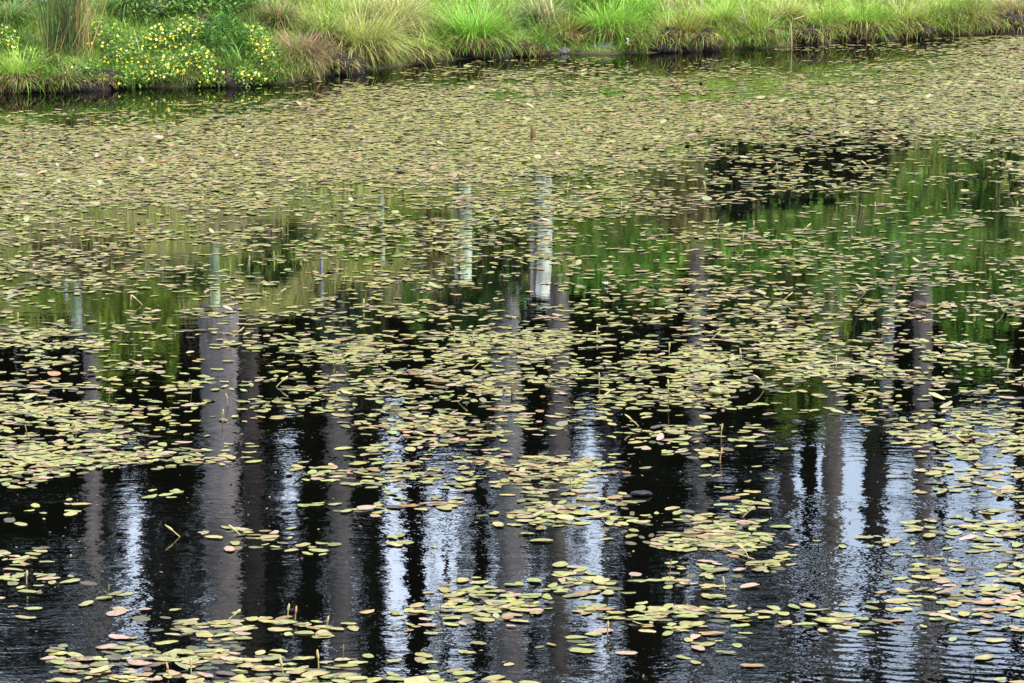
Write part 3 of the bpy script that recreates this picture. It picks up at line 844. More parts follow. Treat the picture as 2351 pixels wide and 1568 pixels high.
TUSS = [
    (42, 192, 88, 62, [G_YEL, G_BRIGHT, STRAW], [5, 4, 1], 'bright yellow green tussock at the left end with brown hanging roots', .9, 900),
    (150, 196, 60, 40, [G_MID, G_GREY, TAN], [5, 3, 1], 'small dull green tussock between the left end tussock and the flowers', .6, 500),
    (690, 150, 66, 95, [PINKTAN, TAN, BROWN], [5, 3, 1], 'pinkish brown withered tussock right of the yellow flowers', .6, 900),
    (640, 60, 60, 70, [TAN, BROWN, G_MID], [4, 2, 3], 'brown and green tussock behind the withered pinkish one', 0, 700),
    (740, 95, 70, 90, [G_MID, G_YEL, TAN], [4, 3, 2], 'mixed olive tussock left of the pale yellow grass', .3, 700),
    (830, 128, 120, 130, [(.33, .34, .09), STRAW, G_YEL], [5, 4, 3], 'largest pale yellow tussock left of the round green one', .5, 1500),
    (905, 70, 110, 110, [STRAW, (.33, .34, .09), G_GREY], [5, 4, 1], 'tall straw pale tussock at the back behind the largest one', 0, 1100),
    (960, 132, 55, 55, [G_YEL, G_MID, STRAW], [4, 3, 2], 'low yellow green tussock between the pale and the round green one', .7, 600),
    (1085, 104, 105, 88, [G_BRIGHT, G_BRIGHT, G_YEL], [6, 3, 2], 'round vivid green tussock above a dark earth overhang', .7, 1500),
    (1180, 112, 42, 40, [G_YEL, G_GREY, STRAW], [3, 3, 2], 'little grey green tussock right of the round vivid one', .8, 450),
    (1240, 60, 75, 70, [G_GREY, STRAW, G_MID], [4, 3, 2], 'grey green tussock at the foot of the leaning tan reeds', 0, 700),
    (1300, 92, 68, 42, [RUST, (.16, .14, .03), G_YEL], [3, 4, 3], 'low mossy yellow brown tussock above the grey stone', .9, 700),
    (1400, 84, 98, 74, [G_BRIGHT, G_YEL, G_BRIGHT], [5, 3, 2], 'wide lush green tussock with blades drooping into the water', .4, 1300),
    (1460, 40, 80, 60, [G_BRIGHT, G_MID, G_YEL], [5, 2, 2], 'rear lush green tussock behind the wide drooping one', 0, 800),
    (1560, 90, 84, 46, [(.17, .14, .02), RUST, G_YEL], [4, 3, 3], 'golden mossy tussock over dark hollows in the bank', 1.0, 800),
    (1650, 66, 80, 64, [G_YEL, STRAW, G_BRIGHT], [5, 2, 2], 'yellow green tussock left of the bent straw stems', .3, 850),
    (1745, 88, 62, 50, [G_YEL, G_MID, STRAW], [4, 3, 2], 'ragged tussock around the dark stone', .8, 650),
    (1800, 55, 76, 60, [STRAW, G_YEL, TAN], [4, 4, 1], 'straw tussock behind the single upright stalk', 0, 750),
    (1880, 74, 74, 58, [G_YEL, G_BRIGHT, STRAW], [5, 3, 1], 'sunny green tussock right of the upright stalk', .9, 850),
    (1975, 70, 86, 62, [G_YEL, G_BRIGHT, G_MID], [5, 2, 1], 'broad yellow green tussock over brown matted roots', 1.1, 1000),
    (2075, 66, 74, 52, [G_YEL, STRAW, TAN], [5, 2, 1], 'faded green tussock over a dark slot at the waterline', 1.0, 750),
    (2160, 52, 74, 52, [G_YEL, G_BRIGHT, STRAW], [5, 2, 2], 'tufted tussock left of the splayed dead stems', .6, 750),
    (2245, 62, 58, 58, [STRAW, G_YEL, TAN], [3, 4, 2], 'straw streaked tussock beside the splayed dead stems', .7, 650),
    (2320, 46, 76, 62, [TAN, STRAW, G_GREY], [4, 3, 2], 'tan and grey tussock at the right end over black shade', .8, 850),
    (300, 30, 70, 70, [G_MID, G_GREY, G_BRIGHT], [4, 3, 2], 'dark green tussock right of the tall rushes', 0, 700),
    (20, 60, 70, 80, [G_GREY, G_MID, TAN], [4, 4, 1], 'grey green tussock at the left border behind the flowers', 0, 650),
    (1350, 20, 80, 60, [G_BRIGHT, G_GREY, G_YEL], [4, 2, 3], 'bright tussock right of the leaning tan reeds', 0, 800),
]
for t in TUSS:
    tussock(t[0], t[1], t[2], t[3], t[4], t[5], t[6], t[7], t[8])
# three more just outside the frame on either side, so that the bank goes on
for px, py, lab in [(-120, 205, 'green tussock beyond the left end'), (-260, 212, 'second green tussock beyond the left end'), (2460, 60, 'straw tussock beyond the right end'), (2580, 52, 'second straw tussock beyond the right end')]:
    tussock(px, py, 80, 60, [G_YEL, G_MID, STRAW], [4, 3, 2], lab, .6, 700)

# ------------------------------------------------------------------ leafy herbs and yellow flowers
def blossom_mesh(col, name):
    g = Geo()
    for q in range(5):
        a = q / 5 * 2 * math.pi
        d = np.array([math.cos(a), math.sin(a), .35]); s_ = np.array([-math.sin(a), math.cos(a), 0])
        v = np.array([[0, 0, 0], d * .008 + s_ * .006, d * .0145 + s_ * .003 + [0, 0, -.001], d * .0145 - s_ * .003 + [0, 0, -.001], d * .008 - s_ * .006])
        g.add(v, [[0, 1, 2, 3, 4]], col)
    lump(g, (0, 0, .002), (.003, .003, .003), (.55, .33, .02), 1, .1, 6, 4)
    return g.mesh(name, M_PETAL)
BL = [blossom_mesh((.82, .72, .08), 'blossom'), blossom_mesh((.88, .83, .38), 'blossom'), blossom_mesh((.78, .58, .03), 'blossom')]
def herb(px, py, rpx, hpx, nleaf, nbl, cols, wts, label, size=.035, name='flowering_herb', tall=1.0, narrow=.5):
    c = bank_pos(px, py)
    m_px = c[1] / FPX
    r = rpx * m_px; h = hpx * m_px
    nleaf = int(nleaf * 1.7); nbl = int(nbl * 3.0)
    e = thing(name, c, label, 'herb', 'yellow flowering herbs on the far bank' if nbl else 'leafy herbs on the far bank')
    n = nleaf
    az = rng.uniform(0, 6.283, n); q = rng.random(n)
    rad = np.sqrt(rng.random(n)) * r
    top = h * (1 - .6 * (rad / r) ** 2) * (.75 + .5 * vnoise(np.cos(az) * rad / .07 + px, np.sin(az) * rad / .07 + py, 3))
    pos = np.stack([np.cos(az) * rad, np.sin(az) * rad, top * (1 - q ** 2 * .9)], 1)
    colr = pick(cols, wts, n) * (1 + rng.normal(0, .2, (n, 1)))
    g = Geo()
    leaflets(g, pos, rng.uniform(.6, 1.3, n) * size, np.clip(colr, .003, 1), .25, narrow)
    g.build('foliage', M_HERB, e)
    ns_ = max(8, nleaf // 40)
    az = rng.uniform(0, 6.283, ns_); rad = np.sqrt(rng.random(ns_)) * r * .8
    g = Geo()
    blades(g, np.stack([np.cos(az) * rad * .6, np.sin(az) * rad * .6, np.full(ns_, -.02)], 1), az, h * rng.uniform(.7, 1.05, ns_), .006, .15, .3, np.clip(pick([G_MID, BROWN, G_GREY], [3, 1, 1], ns_), 0, 1), 4)
    g.build('stem', M_HERB, e)
    for _ in range(nbl):
        a = rng.uniform(0, 6.283) if rng.random() < .4 else rng.normal(-math.pi / 2, .9)
        rd = math.sqrt(rng.random()) * r * 1.12
        tz = h * (1 - .6 * (rd / r) ** 2) * rng.uniform(.55, 1.08)
        o = bpy.data.objects.new('blossom', BL[rng.choice(3, p=[.5, .28, .22])])
        COL.objects.link(o); o.parent = e
        o.location = (math.cos(a) * rd, math.sin(a) * rd, tz)
        o.rotation_euler = (rng.uniform(.3, 1.2), rng.normal(0, .4), rng.normal(0, .8))
        k = rng.uniform(.5, .95); o.scale = (k, k, k)
HERBG = [(.09, .2, .022), (.14, .26, .028), (.19, .27, .04), (.05, .1, .015)]
HERBS = [
    (15, 115, 36, 60, 420, 16, 'golden flowered herb at the left border beside the rushes', 1),
    (60, 140, 45, 34, 380, 4, 'low green herb under the tall rushes with few flowers', 1),
    (130, 168, 50, 46, 520, 9, 'scattered pale flowered herb above the small dull tussock', 1),
    (205, 182, 50, 46, 480, 5, 'sparsely flowered herb hanging over the dark hollow', 1),
    (235, 110, 58, 66, 620, 12, 'herb with few flowers right of the rush stalks', 1),
    (290, 150, 56, 60, 620, 18, 'thickly flowered herb left of the ferny clump', 1),
    (300, 192, 50, 50, 480, 8, 'low flowering herb leaning to the waterline left of the white dots', 1),
    (355, 118, 58, 64, 640, 26, 'herb with the deepest yellow flowers in mid patch', 1),
    (375, 178, 55, 60, 640, 26, 'herb at the waterline with a dense fringe of lemon flowers', 1),
    (430, 96, 56, 66, 600, 20, 'herb with bright yellow flowers under the grey dry patch', 1),
    (445, 160, 52, 62, 640, 22, 'flowering herb left of the arching green leaves at the water', 1),
    (480, 190, 44, 44, 460, 8, 'small flowering herb dipping into the water below the arching leaves', 1),
    (565, 188, 46, 46, 480, 10, 'flowering herb dipping into the water right of the arching leaves', 1),
    (600, 150, 48, 70, 560, 20, 'pale yellow flowered herb at the right end of the flower patch', 1),
    (575, 105, 46, 60, 480, 12, 'flowering herb behind the right end of the patch', 1),
    (630, 180, 26, 46, 240, 7, 'small pale flowered herb at the shaded inlet', 1)]
for px, py, rp_, hp, nl, nb, lab, _ in HERBS:
    herb(px, py + (9 if py > 160 else 4), rp_, hp, nl, nb, HERBG, [4, 4, 3, 3], lab, .032)
GREENS = [
    (515, 130, 62, 105, 620, [(.065, .19, .02), (.10, .24, .03), (.04, .1, .015)], 'vivid green arching leafed clump amid the yellow flowers', .06, .22),
    (420, 40, 70, 70, 620, [(.09, .2, .022), (.13, .23, .04), (.045, .09, .016)], 'broad leaved green herb at the top behind the flowers', .055, .5),
    (545, 30, 75, 70, 700, [(.085, .2, .025), (.12, .23, .04), (.045, .1, .016)], 'nettle like green herb behind the arching clump', .05, .45),
    (330, 50, 60, 70, 560, [(.09, .17, .03), (.135, .2, .04), (.045, .09, .016)], 'soft green herb right of the rushes at the top', .045, .5),
    (40, 20, 80, 60, 620, [(.13, .19, .09), (.1, .16, .04), (.07, .12, .04)], 'grey green bramble at the upper left border', .045, .6),
    (470, 70, 36, 40, 220, [(.16, .12, .07), (.1, .08, .04), (.05, .07, .02)], 'greyish withered herb above the flowers', .04, .4)]
for px, py, rp_, hp, nl, cols, lab, sz, nr in GREENS:
    herb(px, py, rp_, hp, nl, 0, cols, [4, 3, 3], lab, sz, 'leafy_herb', 1, nr)

# arching sword leaves at the water in the flower patch
def clump(name, px, py, n, Lr, wr, leanr, droopr, cols, wts, label, cat, spread=.08, azf=None, part='blade', segs=5, mat=None):
    c = bank_pos(px, py)
    e = thing(name, c, label, cat)
    g = Geo()
    az = rng.uniform(0, 6.283, n) if azf is None else azf(n)
    rr = np.sqrt(rng.random(n)) * spread; a2 = rng.uniform(0, 6.283, n)
    colr = np.clip(pick(cols, wts, n) * (1 + rng.normal(0, .15, (n, 1))), .003, 1)
    blades(g, np.stack([np.cos(a2) * rr, np.sin(a2) * rr * .6, np.full(n, -.02)], 1), az, rng.uniform(*Lr, n), rng.uniform(*wr, n), rng.uniform(*leanr, n), rng.uniform(*droopr, n), colr, segs)
    g.build(part, mat or M_GRASS, e)
    return e
clump('sword_leaf_clump', 548, 172, 34, (.25, .5), (.014, .024), (.05, .6), (.6, 1.6), [(.08, .2, .02), (.12, .25, .03)], [1, 1], 'glossy green strap leaves arching to the water amid the flowers', 'plant')
e = clump('rush_clump', 145, 122, 210, (.6, 1.25), (.006, .011), (.0, .42), (-.1, .35), [(.07, .11, .03), (.1, .15, .04), (.05, .075, .025)], [3, 3, 2], 'tall clump of dark green and rust coloured rushes at the upper left', 'rushes', .16, part='green_stalk')
g = Geo(); n = 95
az = rng.normal(0.3, 1.2, n); rr = np.sqrt(rng.random(n)) * .2
colr = pick([TAN, (.30, .16, .06), STRAW, BROWN], [3, 3, 2, 1.5], n) * (1 + rng.normal(0, .15, (n, 1)))
blades(g, np.stack([.06 + rr * np.cos(az * 7), rr * np.sin(az * 5) * .6, np.full(n, -.02)], 1), az, rng.uniform(.45, 1.15, n), rng.uniform(.005, .009, n), rng.uniform(0, .5, n), rng.uniform(-.1, .3, n), np.clip(colr, 0, 1), 5)
g.build('dead_stalk', M_DEAD, e)
e = clump('reed_clump', 1262, 82, 60, (.45, .95), (.009, .016), (.15, .55), (-.1, .5), [STRAW, TAN, (.34, .3, .16)], [3, 2, 3], 'tan reeds leaning left beside the wide lush tussock', 'reeds', .1, lambda n: rng.normal(math.pi, .7, n), 'dry_stalk', mat=M_DEAD)
clump('dead_stem_clump', 335, 60, 26, (.35, .7), (.006, .01), (.3, .9), (0, .6), [STRAW, (.3, .28, .2)], [1, 1], 'grey straw stems fanning right from the rush clump', 'stems', .06, lambda n: rng.normal(.2, .4, n), 'dry_stalk', mat=M_DEAD)
clump('dead_stem_clump', 2230, 80, 16, (.22, .42), (.008, .013), (.3, 1.0), (0, .5), [STRAW, TAN, (.3, .27, .16)], [2, 1, 1], 'splayed dead stems reaching from the right bank to the water', 'stems', .05, None, 'dry_stalk', mat=M_DEAD)
clump('dead_stem_clump', 1735, 108, 12, (.2, .36), (.007, .011), (.2, .8), (0, .4), [TAN, STRAW, BROWN], [2, 1, 1], 'bent brown stems in the notch left of the dark stone', 'stems', .05, lambda n: rng.normal(math.pi, .8, n), 'dry_stalk', mat=M_DEAD)
clump('dead_stem_clump', 985, 146, 16, (.2, .34), (.009, .014), (.3, .8), (.2, .8), [(.1, .14, .03), G_YEL, STRAW], [2, 2, 1], 'green stems slanting into the water left of the earth overhang', 'stems', .06, lambda n: rng.normal(math.pi * 1.15, .4, n), 'green_stalk')
clump('dead_stem_clump', 1320, 118, 9, (.2, .36), (.007, .011), (.5, 1.1), (.1, .6), [TAN, STRAW], [1, 1], 'crossed tan stems over the dark hollow left of the grey stone', 'stems', .05, None, 'dry_stalk', mat=M_DEAD)
clump('straw_stem_clump', 2040, 30, 30, (.3, .6), (.006, .01), (0, .5), (0, .6), [STRAW, (.34, .3, .16)], [1, 1], 'thin straw stems above the broad yellow green tussock', 'stems', .2, None, 'dry_stalk', mat=M_DEAD)
clump('straw_stem_clump', 1560, 30, 34, (.3, .6), (.006, .01), (0, .6), (0, .7), [STRAW, (.34, .3, .16), TAN], [2, 1, 1], 'thin straw stems above the golden mossy tussock', 'stems', .22, None, 'dry_stalk', mat=M_DEAD)
# the single upright stalk standing in the water and the bent one beside it
def stalk(px, py, pts, r, color, label):
    x, y = on_water(px, py)
    e = thing('reed_stalk', (x, y, 0), label, 'reed')
    g = Geo(); tube(g, pts, np.linspace(r, r * .6, len(pts)), color, 7, .15, px)
    g.build('stem', M_DEAD, e, smooth=True)
    g = Geo(); blades(g, np.array([pts[-1], pts[-2]]), np.array([.3, 2.8]), .14, .012, .6, .9, np.array([color, color]), 4)
    g.build('withered_leaf', M_DEAD, e)
stalk(1817, 113, [(0, 0, -.08), (-.004, 0, .12), (-.012, 0, .25), (.02, 0, .29), (.12, .02, .32)], .007, (.30, .22, .12), 'single tan stalk rising straight from the waterline with a bent top')
stalk(1826, 95, [(0, .2, .0), (.005, .2, .3), (.02, .2, .62)], .009, (.38, .32, .2), 'pale straight stalk just behind the bent topped one')
stalk(1745, 110, [(0, 0, -.05), (-.06, .02, .10), (-.14, .05, .25), (-.19, .06, .42)], .007, (.30, .22, .14), 'thin brown stalk slanting up left from the notch in the bank')

# white flower head and small white flower at the water
x, y, z = bank_pos(1710, 30)
e = thing('white_flower', (x, y, z), 'small white flower head above the rear green grass', 'flower')
g = Geo(); tube(g, [(0, 0, 0), (.01, 0, .12), (.0, 0, .2)], .003, G_MID, 5); g.build('stem', M_HERB, e)
g = Geo(); lump(g, (0, 0, .2), (.022, .022, .014), (.75, .75, .78), 3, .3, 10, 6); g.build('flower_head', M_PETAL, e)
c = on_water(1441, 126); 
e = thing('white_flower', (c[0], c[1] + .08, .06), 'tiny white flower spike at the waterline by the lush tussock', 'flower')
g = Geo(); tube(g, [(0, 0, -.05), (.0, 0, .06)], .003, G_MID, 5); g.build('stem', M_HERB, e)
g = Geo()
for q in range(4): lump(g, (.004 * (-1) ** q, 0, .03 + q * .018), (.011, .011, .009), (.7, .72, .66), q, .3, 8, 5)
g.build('flower_head', M_PETAL, e)

# stones in the bank
def stone(px, py, rad, label, seed):
    x, y = on_water(px, py)
    g = Geo(); lump(g, (0, 0, 0), rad, (.1, .1, .1), seed, .3, 26, 16)
    tag(g.build('stone', M_STONE, smooth=True, loc=(x, y + .08, rad[2] * .25)), label, 'stone')
stone(1385, 123, (.17, .1, .075), 'long grey stone at the waterline below the wide lush tussock', 2.3)
stone(1290, 124, (.08, .08, .05), 'brown grey stone left of the long grey one', 4.1)
stone(1778, 104, (.13, .1, .12), 'dark rounded stone right of the notch in the bank', 6.7)

# peat overhangs, the shade of dark hollows put into their near-black colour
def peat(px, py, rad, label, seed):
    x, y = on_water(px, py)
    g = Geo(); lump(g, (0, 0, 0), rad, (.016, .011, .008), seed, .8, 40, 18)
    rad = (rad[0] * .95, rad[1], rad[2] * (.72 if px > 1450 else .6))
    e = thing('peat_overhang', (x, y + rad[1] * .8, rad[2] * .6), label, 'peat bank', 'dark peat faces at the waterline')
    g.build('earth', M_SOIL, e, smooth=True)
    g = Geo(); n = 260
    xx = rng.uniform(-rad[0], rad[0], n)
    b = np.stack([xx, -rad[1] * .9 * np.sqrt(np.clip(1 - (xx / rad[0]) ** 2, 0, 1)), rng.uniform(.3, 1.5, n) * rad[2]], 1)
    blades(g, b, rng.normal(-math.pi / 2, .9, n), rng.uniform(.05, .17, n), rng.uniform(.003, .008, n), rng.uniform(.8, 2.1, n), rng.uniform(.3, 1.4, n), np.clip(pick([BROWN, TAN, RUST, G_YEL, G_MID], [4, 2, 2, 2, 2], n) * (1 + rng.normal(0, .2, (n, 1))), .003, 1), 4)
    g.build('hanging_root', M_DEAD, e)
peat(1075, 134, (.36, .16, .13), 'dark earth overhang under the round vivid green tussock', 1.2)
peat(1205, 129, (.22, .12, .08), 'low dark peat step right of the earth overhang', 2.2)
peat(1530, 120, (.18, .14, .14), 'shade-painted peat face under the golden mossy tussock', 3.4)
peat(1612, 118, (.17, .13, .12), 'narrow shade-painted peat hollow at the right end of the golden mossy tussock', 4.4)
peat(1850, 105, (.24, .13, .11), 'dark peat face right of the upright tan stalk', 5.2)
peat(1965, 97, (.3, .13, .1), 'brown root matted peat under the broad yellow green tussock', 7.1)
peat(2090, 90, (.26, .12, .08), 'thin dark peat slot under the faded green tussock', 8.8)
peat(2310, 82, (.3, .16, .12), 'black shade-painted peat under the tussock of the right end', 9.9)
peat(195, 207, (.34, .15, .11), 'black shade-painted hollow in the bank below the sparsely flowered herb', 11.3)
peat(40, 212, (.32, .14, .09), 'brown peat face under the left end tussock', 12.9)
peat(470, 199, (.4, .15, .09), 'black peat ledge below the flowering herbs', 14.2)
peat(760, 172, (.26, .15, .12), 'shade-painted peat inlet below the withered pinkish tussock', 15.6)

# ------------------------------------------------------------------ what stands up the slope: young trees in tubes, shrubs, the wood
def shelter(px, ytop, ybot, wpx, dist, color, stake, label):
    dist = dist * HILL
    kx, ky, zt = mirrored(px, ytop, dist)
    zb = float(ground(kx, dist))
    z0 = min(zb, mirrored(px, ybot, dist)[2])
    r = wpx / FPX * dist * .5
    e = thing('tree_shelter', (kx, dist, zb), label, 'tree tube', 'pale tubes and posts reflected in mid pond')
    H = max(zt - zb, .6)
    g = Geo()
    zz = np.linspace(-.1, H, 14)
    tube(g, np.stack([.02 * np.sin(zz * 2), zz * 0, zz], 1), r, cjit(color, 14, .1), 14, .08, px)
    g.build('tube', M_BARK, e, smooth=True)
    if stake:
        g = Geo(); tube(g, [(stake * r * 1.5, .03, -.1), (stake * r * 1.5, .03, H * .55), (stake * r * 1.45, .03, H * 1.0)], r * .42, (.2, .18, .17), 6)
        g.build('stake', M_TWIG, e)
shelter(1067, 640, 440, 27, 38, (.42, .50, .38), -1, 'pale green tree tube with grey stake, left of two bright ones')
shelter(1247, 680, 430, 34, 38.5, (.44, .49, .42), -1, 'widest whitish tree tube, right of two bright ones')
shelter(491, 700, 540, 22, 39, (.29, .36, .22), 0, 'green tinted tree tube before the widest trunk')
shelter(875, 600, 490, 9, 38, (.34, .44, .32), 0, 'slender green post between the bright tubes and the widest trunk')
shelter(735, 700, 640, 8, 41, (.3, .3, .33), 0, 'slender grey post left of mid pond')
shelter(172, 765, 640, 17, 41, (.22, .28, .2), 1, 'weathered green tree tube near the left border')
shelter(147, 640, 600, 10, 40, (.34, .42, .34), 0, 'short green post left of the weathered tube')
shelter(2036, 905, 830, 28, 46, (.16, .18, .165), 0, 'dim grey green tube before the right trunk group')

PINES = [  # x at y 700, x at y 1400, width px, y of the foot, bark colour (near-black ones hold painted shade), label
    (207, 216, 38, 800, (0.162, 0.146, 0.145), 'slim grey pine near the left border'),
    (347, 352, 24, 860, (0.039, 0.035, 0.032), 'thin dark pine left of the broadest one'),
    (396, 400, 30, 900, (0.012, 0.010, 0.009), 'shade-painted blackish pine close left of the broadest one'),
    (502, 518, 80, 690, (0.216, 0.202, 0.208), 'broadest pale grey pine of the stand'),
    (572, 585, 44, 800, (0.071, 0.062, 0.061), 'dark brown pine close right of the broadest one'),
    (706, 716, 46, 850, (0.010, 0.008, 0.007), 'pine with shade-painted black trunk left of the third grey one'),
    (765, 785, 56, 780, (0.162, 0.149, 0.150), 'third grey pine from the left'),
    (850, 858, 34, 860, (0.031, 0.035, 0.025), 'dull greenish pine beside the brightest gap'),
    (945, 952, 50, 860, (0.012, 0.010, 0.009), 'shade-painted black pine right of the brightest gap'),
    (1018, 1022, 13, 860, (0.020, 0.016, 0.015), 'sapling thin dark pine in the pale gap'),
    (1098, 1102, 32, 860, (0.010, 0.008, 0.008), 'shade-painted black pine left of the central one'),
    (1158, 1172, 66, 715, (0.194, 0.186, 0.188), 'central grey pine standing tallest in the mirror image'),
    (1278, 1284, 48, 690, (0.135, 0.120, 0.116), 'brown grey pine right of the central one'),
    (1389, 1392, 15, 730, (0.097, 0.090, 0.092), 'thin grey pine with a gap on both sides'),
    (1455, 1462, 62, 860, (0.009, 0.007, 0.007), 'thick shade-painted black pine right of centre'),
    (1598, 1606, 32, 740, (0.129, 0.118, 0.119), 'narrow grey pine standing by itself right of centre'),
    (1800, 1808, 36, 930, (0.124, 0.109, 0.101), 'narrow brown pine of the right group'),
    (1852, 1858, 34, 930, (0.012, 0.010, 0.008), 'shade-painted black pine within the right group'),
    (1906, 1914, 50, 930, (0.146, 0.126, 0.119), 'brown pine left of the clean white gap'),
    (2004, 2014, 56, 960, (0.065, 0.059, 0.053), 'dark brown pine right of the clean white gap'),
    (2116, 2124, 44, 790, (0.140, 0.120, 0.119), 'last brown pine on the right'),
    (2155, 2158, 24, 900, (0.012, 0.010, 0.011), 'thin shade-painted black pine behind the last brown one'),
    (2232, 2236, 14, 1000, (0.016, 0.014, 0.015), 'sapling thin shade-painted black pine near the right border'),
    (2335, 2342, 34, 960, (0.016, 0.018, 0.015), 'dark pine at the right border'),
    (-90, -100, 50, 760, (0.162, 0.152, 0.150), 'grey pine beyond the left border'),
    (2620, 2632, 36, 840, (.020, .020, .018), 'black pine beyond the right border'), (2760, 2772, 60, 800, (.17, .15, .145), 'second grey pine beyond the right border'), (2930, 2945, 44, 820, (.12, .11, .10), 'third grey pine beyond the right border'), (3120, 3140, 56, 800, (.15, .135, .13), 'fourth grey pine beyond the right border'),
    (-230, -245, 60, 790, (.17, .15, .145), 'second grey pine beyond the left border'), (-400, -420, 40, 800, (.02, .02, .018), 'black pine beyond the left border'), (-560, -585, 54, 790, (.15, .13, .125), 'third grey pine beyond the left border'),
    (2480, 2490, 52, 800, (0.151, 0.135, 0.127), 'brown pine beyond the right border')]
CROWNS = []
for q in range(3):
    g = Geo(); n = 1500
    hh = rng.random(n); az = rng.uniform(0, 6.283, n)
    rad = (2.6 * (1 - hh) + .5) * np.sqrt(rng.random(n)) * (.6 + .6 * vnoise(az * 1.6, hh * 7, 60 + q))
    pos = np.stack([np.cos(az) * rad, np.sin(az) * rad, hh * 7.5 + rng.normal(0, .25, n)], 1)
    leaflets(g, pos, rng.uniform(.35, .8, n), np.clip(pick([(.02, .045, .016), (.035, .06, .02), (.012, .025, .01)], [3, 2, 3], n), 0, 1), .2, .45)
    CROWNS.append(g.mesh('crown', M_TREE))
for q, (xa, xb, w, yb, bark, lab) in enumerate(PINES):
    dist = HILL * (50 + (q * 37 % 11) * .55 + (4 if max(bark) < .06 else 0))
    xw1, _, z1 = mirrored(xa, 700, dist); xw2, _, z2 = mirrored(xb, 1400, dist)
    sl = (xw2 - xw1) / (z2 - z1)
    zb = float(ground(xw1, dist)) - .2
    x0 = xw1 + (zb - z1) * sl
    r = w / FPX * dist * .5 * 1.02
    top = 22.5 + (q * 53 % 17) * .25
    e = thing('pine_tree', (x0, dist, zb), lab, 'tree', 'pines of the wood mirrored in the pond')
    hz = np.concatenate([[0, .25, .7, 1.5], np.linspace(3, top - zb, 12)])
    rad = np.interp(hz, [0, .3, 1.2, 8, top - zb], [r * 1.35, r * 1.15, r * 1.03, r * .95, r * .3])
    g = Geo()
    tube(g, np.stack([hz * sl + .03 * np.sin(hz * .9 + q), np.sin(hz * .5 + q) * .04, hz], 1), rad, cjit(bark, len(hz), .08, .02), 14, .06, q)
    g.build('trunk', M_BARK, e, smooth=True)
    for b_ in range(4):
        a = q * 1.3 + b_ * 1.9; z_ = 9.5 - zb + b_ * 1.5 + (q * 31 % 10) * .2
        if r < .1: break
        g = Geo(); t = np.linspace(0, 1, 5); ln = .5 + (q * 17 + b_ * 7) % 9 * .12
        tube(g, np.stack([z_ * sl + np.cos(a) * (r * .8 + t * ln), np.sin(a) * (r * .8 + t * ln), z_ + t * .25 * (-1) ** b_], 1), np.linspace(.035, .012, 5), np.asarray(bark) * .8, 6)
        g.build('dead_branch', M_BARK, e, smooth=True)
    o = bpy.data.objects.new('crown', CROWNS[q % 3]); COL.objects.link(o); o.parent = e
    o.location = ((top - zb - 5) * sl, 0, 15.0 - zb + (q * 29 % 7) * .3); o.rotation_euler = (0, 0, q * 1.7)
    for b_ in range(3):
        a = q * 2.1 + b_ * 2.3; z_ = (15.0 - zb) + b_ * 1.4
        g = Geo(); t = np.linspace(0, 1, 5)
        tube(g, np.stack([z_ * sl + np.cos(a) * t * 1.8, np.sin(a) * t * 1.8, z_ + t * .9], 1), np.linspace(r * .25, r * .06, 5), np.asarray(bark) * .8, 6)
        g.build('limb', M_BARK, e, smooth=True)

# the dark interior of the wood, its shade put into the leaf colour: undergrowth and young conifers that close the view between the trunks
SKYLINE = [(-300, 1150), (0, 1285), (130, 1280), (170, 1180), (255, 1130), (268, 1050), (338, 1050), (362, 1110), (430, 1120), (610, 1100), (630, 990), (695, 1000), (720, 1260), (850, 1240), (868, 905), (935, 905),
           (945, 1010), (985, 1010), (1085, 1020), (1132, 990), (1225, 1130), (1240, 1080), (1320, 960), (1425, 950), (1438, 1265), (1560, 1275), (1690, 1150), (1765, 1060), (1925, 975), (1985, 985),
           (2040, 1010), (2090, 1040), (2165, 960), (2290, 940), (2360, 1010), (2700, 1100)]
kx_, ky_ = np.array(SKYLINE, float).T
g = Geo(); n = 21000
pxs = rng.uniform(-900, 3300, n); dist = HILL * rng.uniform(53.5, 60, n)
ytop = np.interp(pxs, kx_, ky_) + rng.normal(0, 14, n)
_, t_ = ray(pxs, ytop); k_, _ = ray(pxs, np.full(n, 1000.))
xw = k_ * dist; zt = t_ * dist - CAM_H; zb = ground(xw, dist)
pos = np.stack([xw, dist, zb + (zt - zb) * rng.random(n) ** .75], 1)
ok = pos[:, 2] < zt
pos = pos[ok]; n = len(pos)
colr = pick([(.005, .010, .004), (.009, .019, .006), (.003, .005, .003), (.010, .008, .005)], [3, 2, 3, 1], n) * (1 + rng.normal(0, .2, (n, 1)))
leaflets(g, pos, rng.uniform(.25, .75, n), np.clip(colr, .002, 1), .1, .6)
tag(g.build('dark_undergrowth', M_TREE), 'undergrowth painted dark as shade, closing the wood behind the trunks', 'undergrowth', kind='stuff')

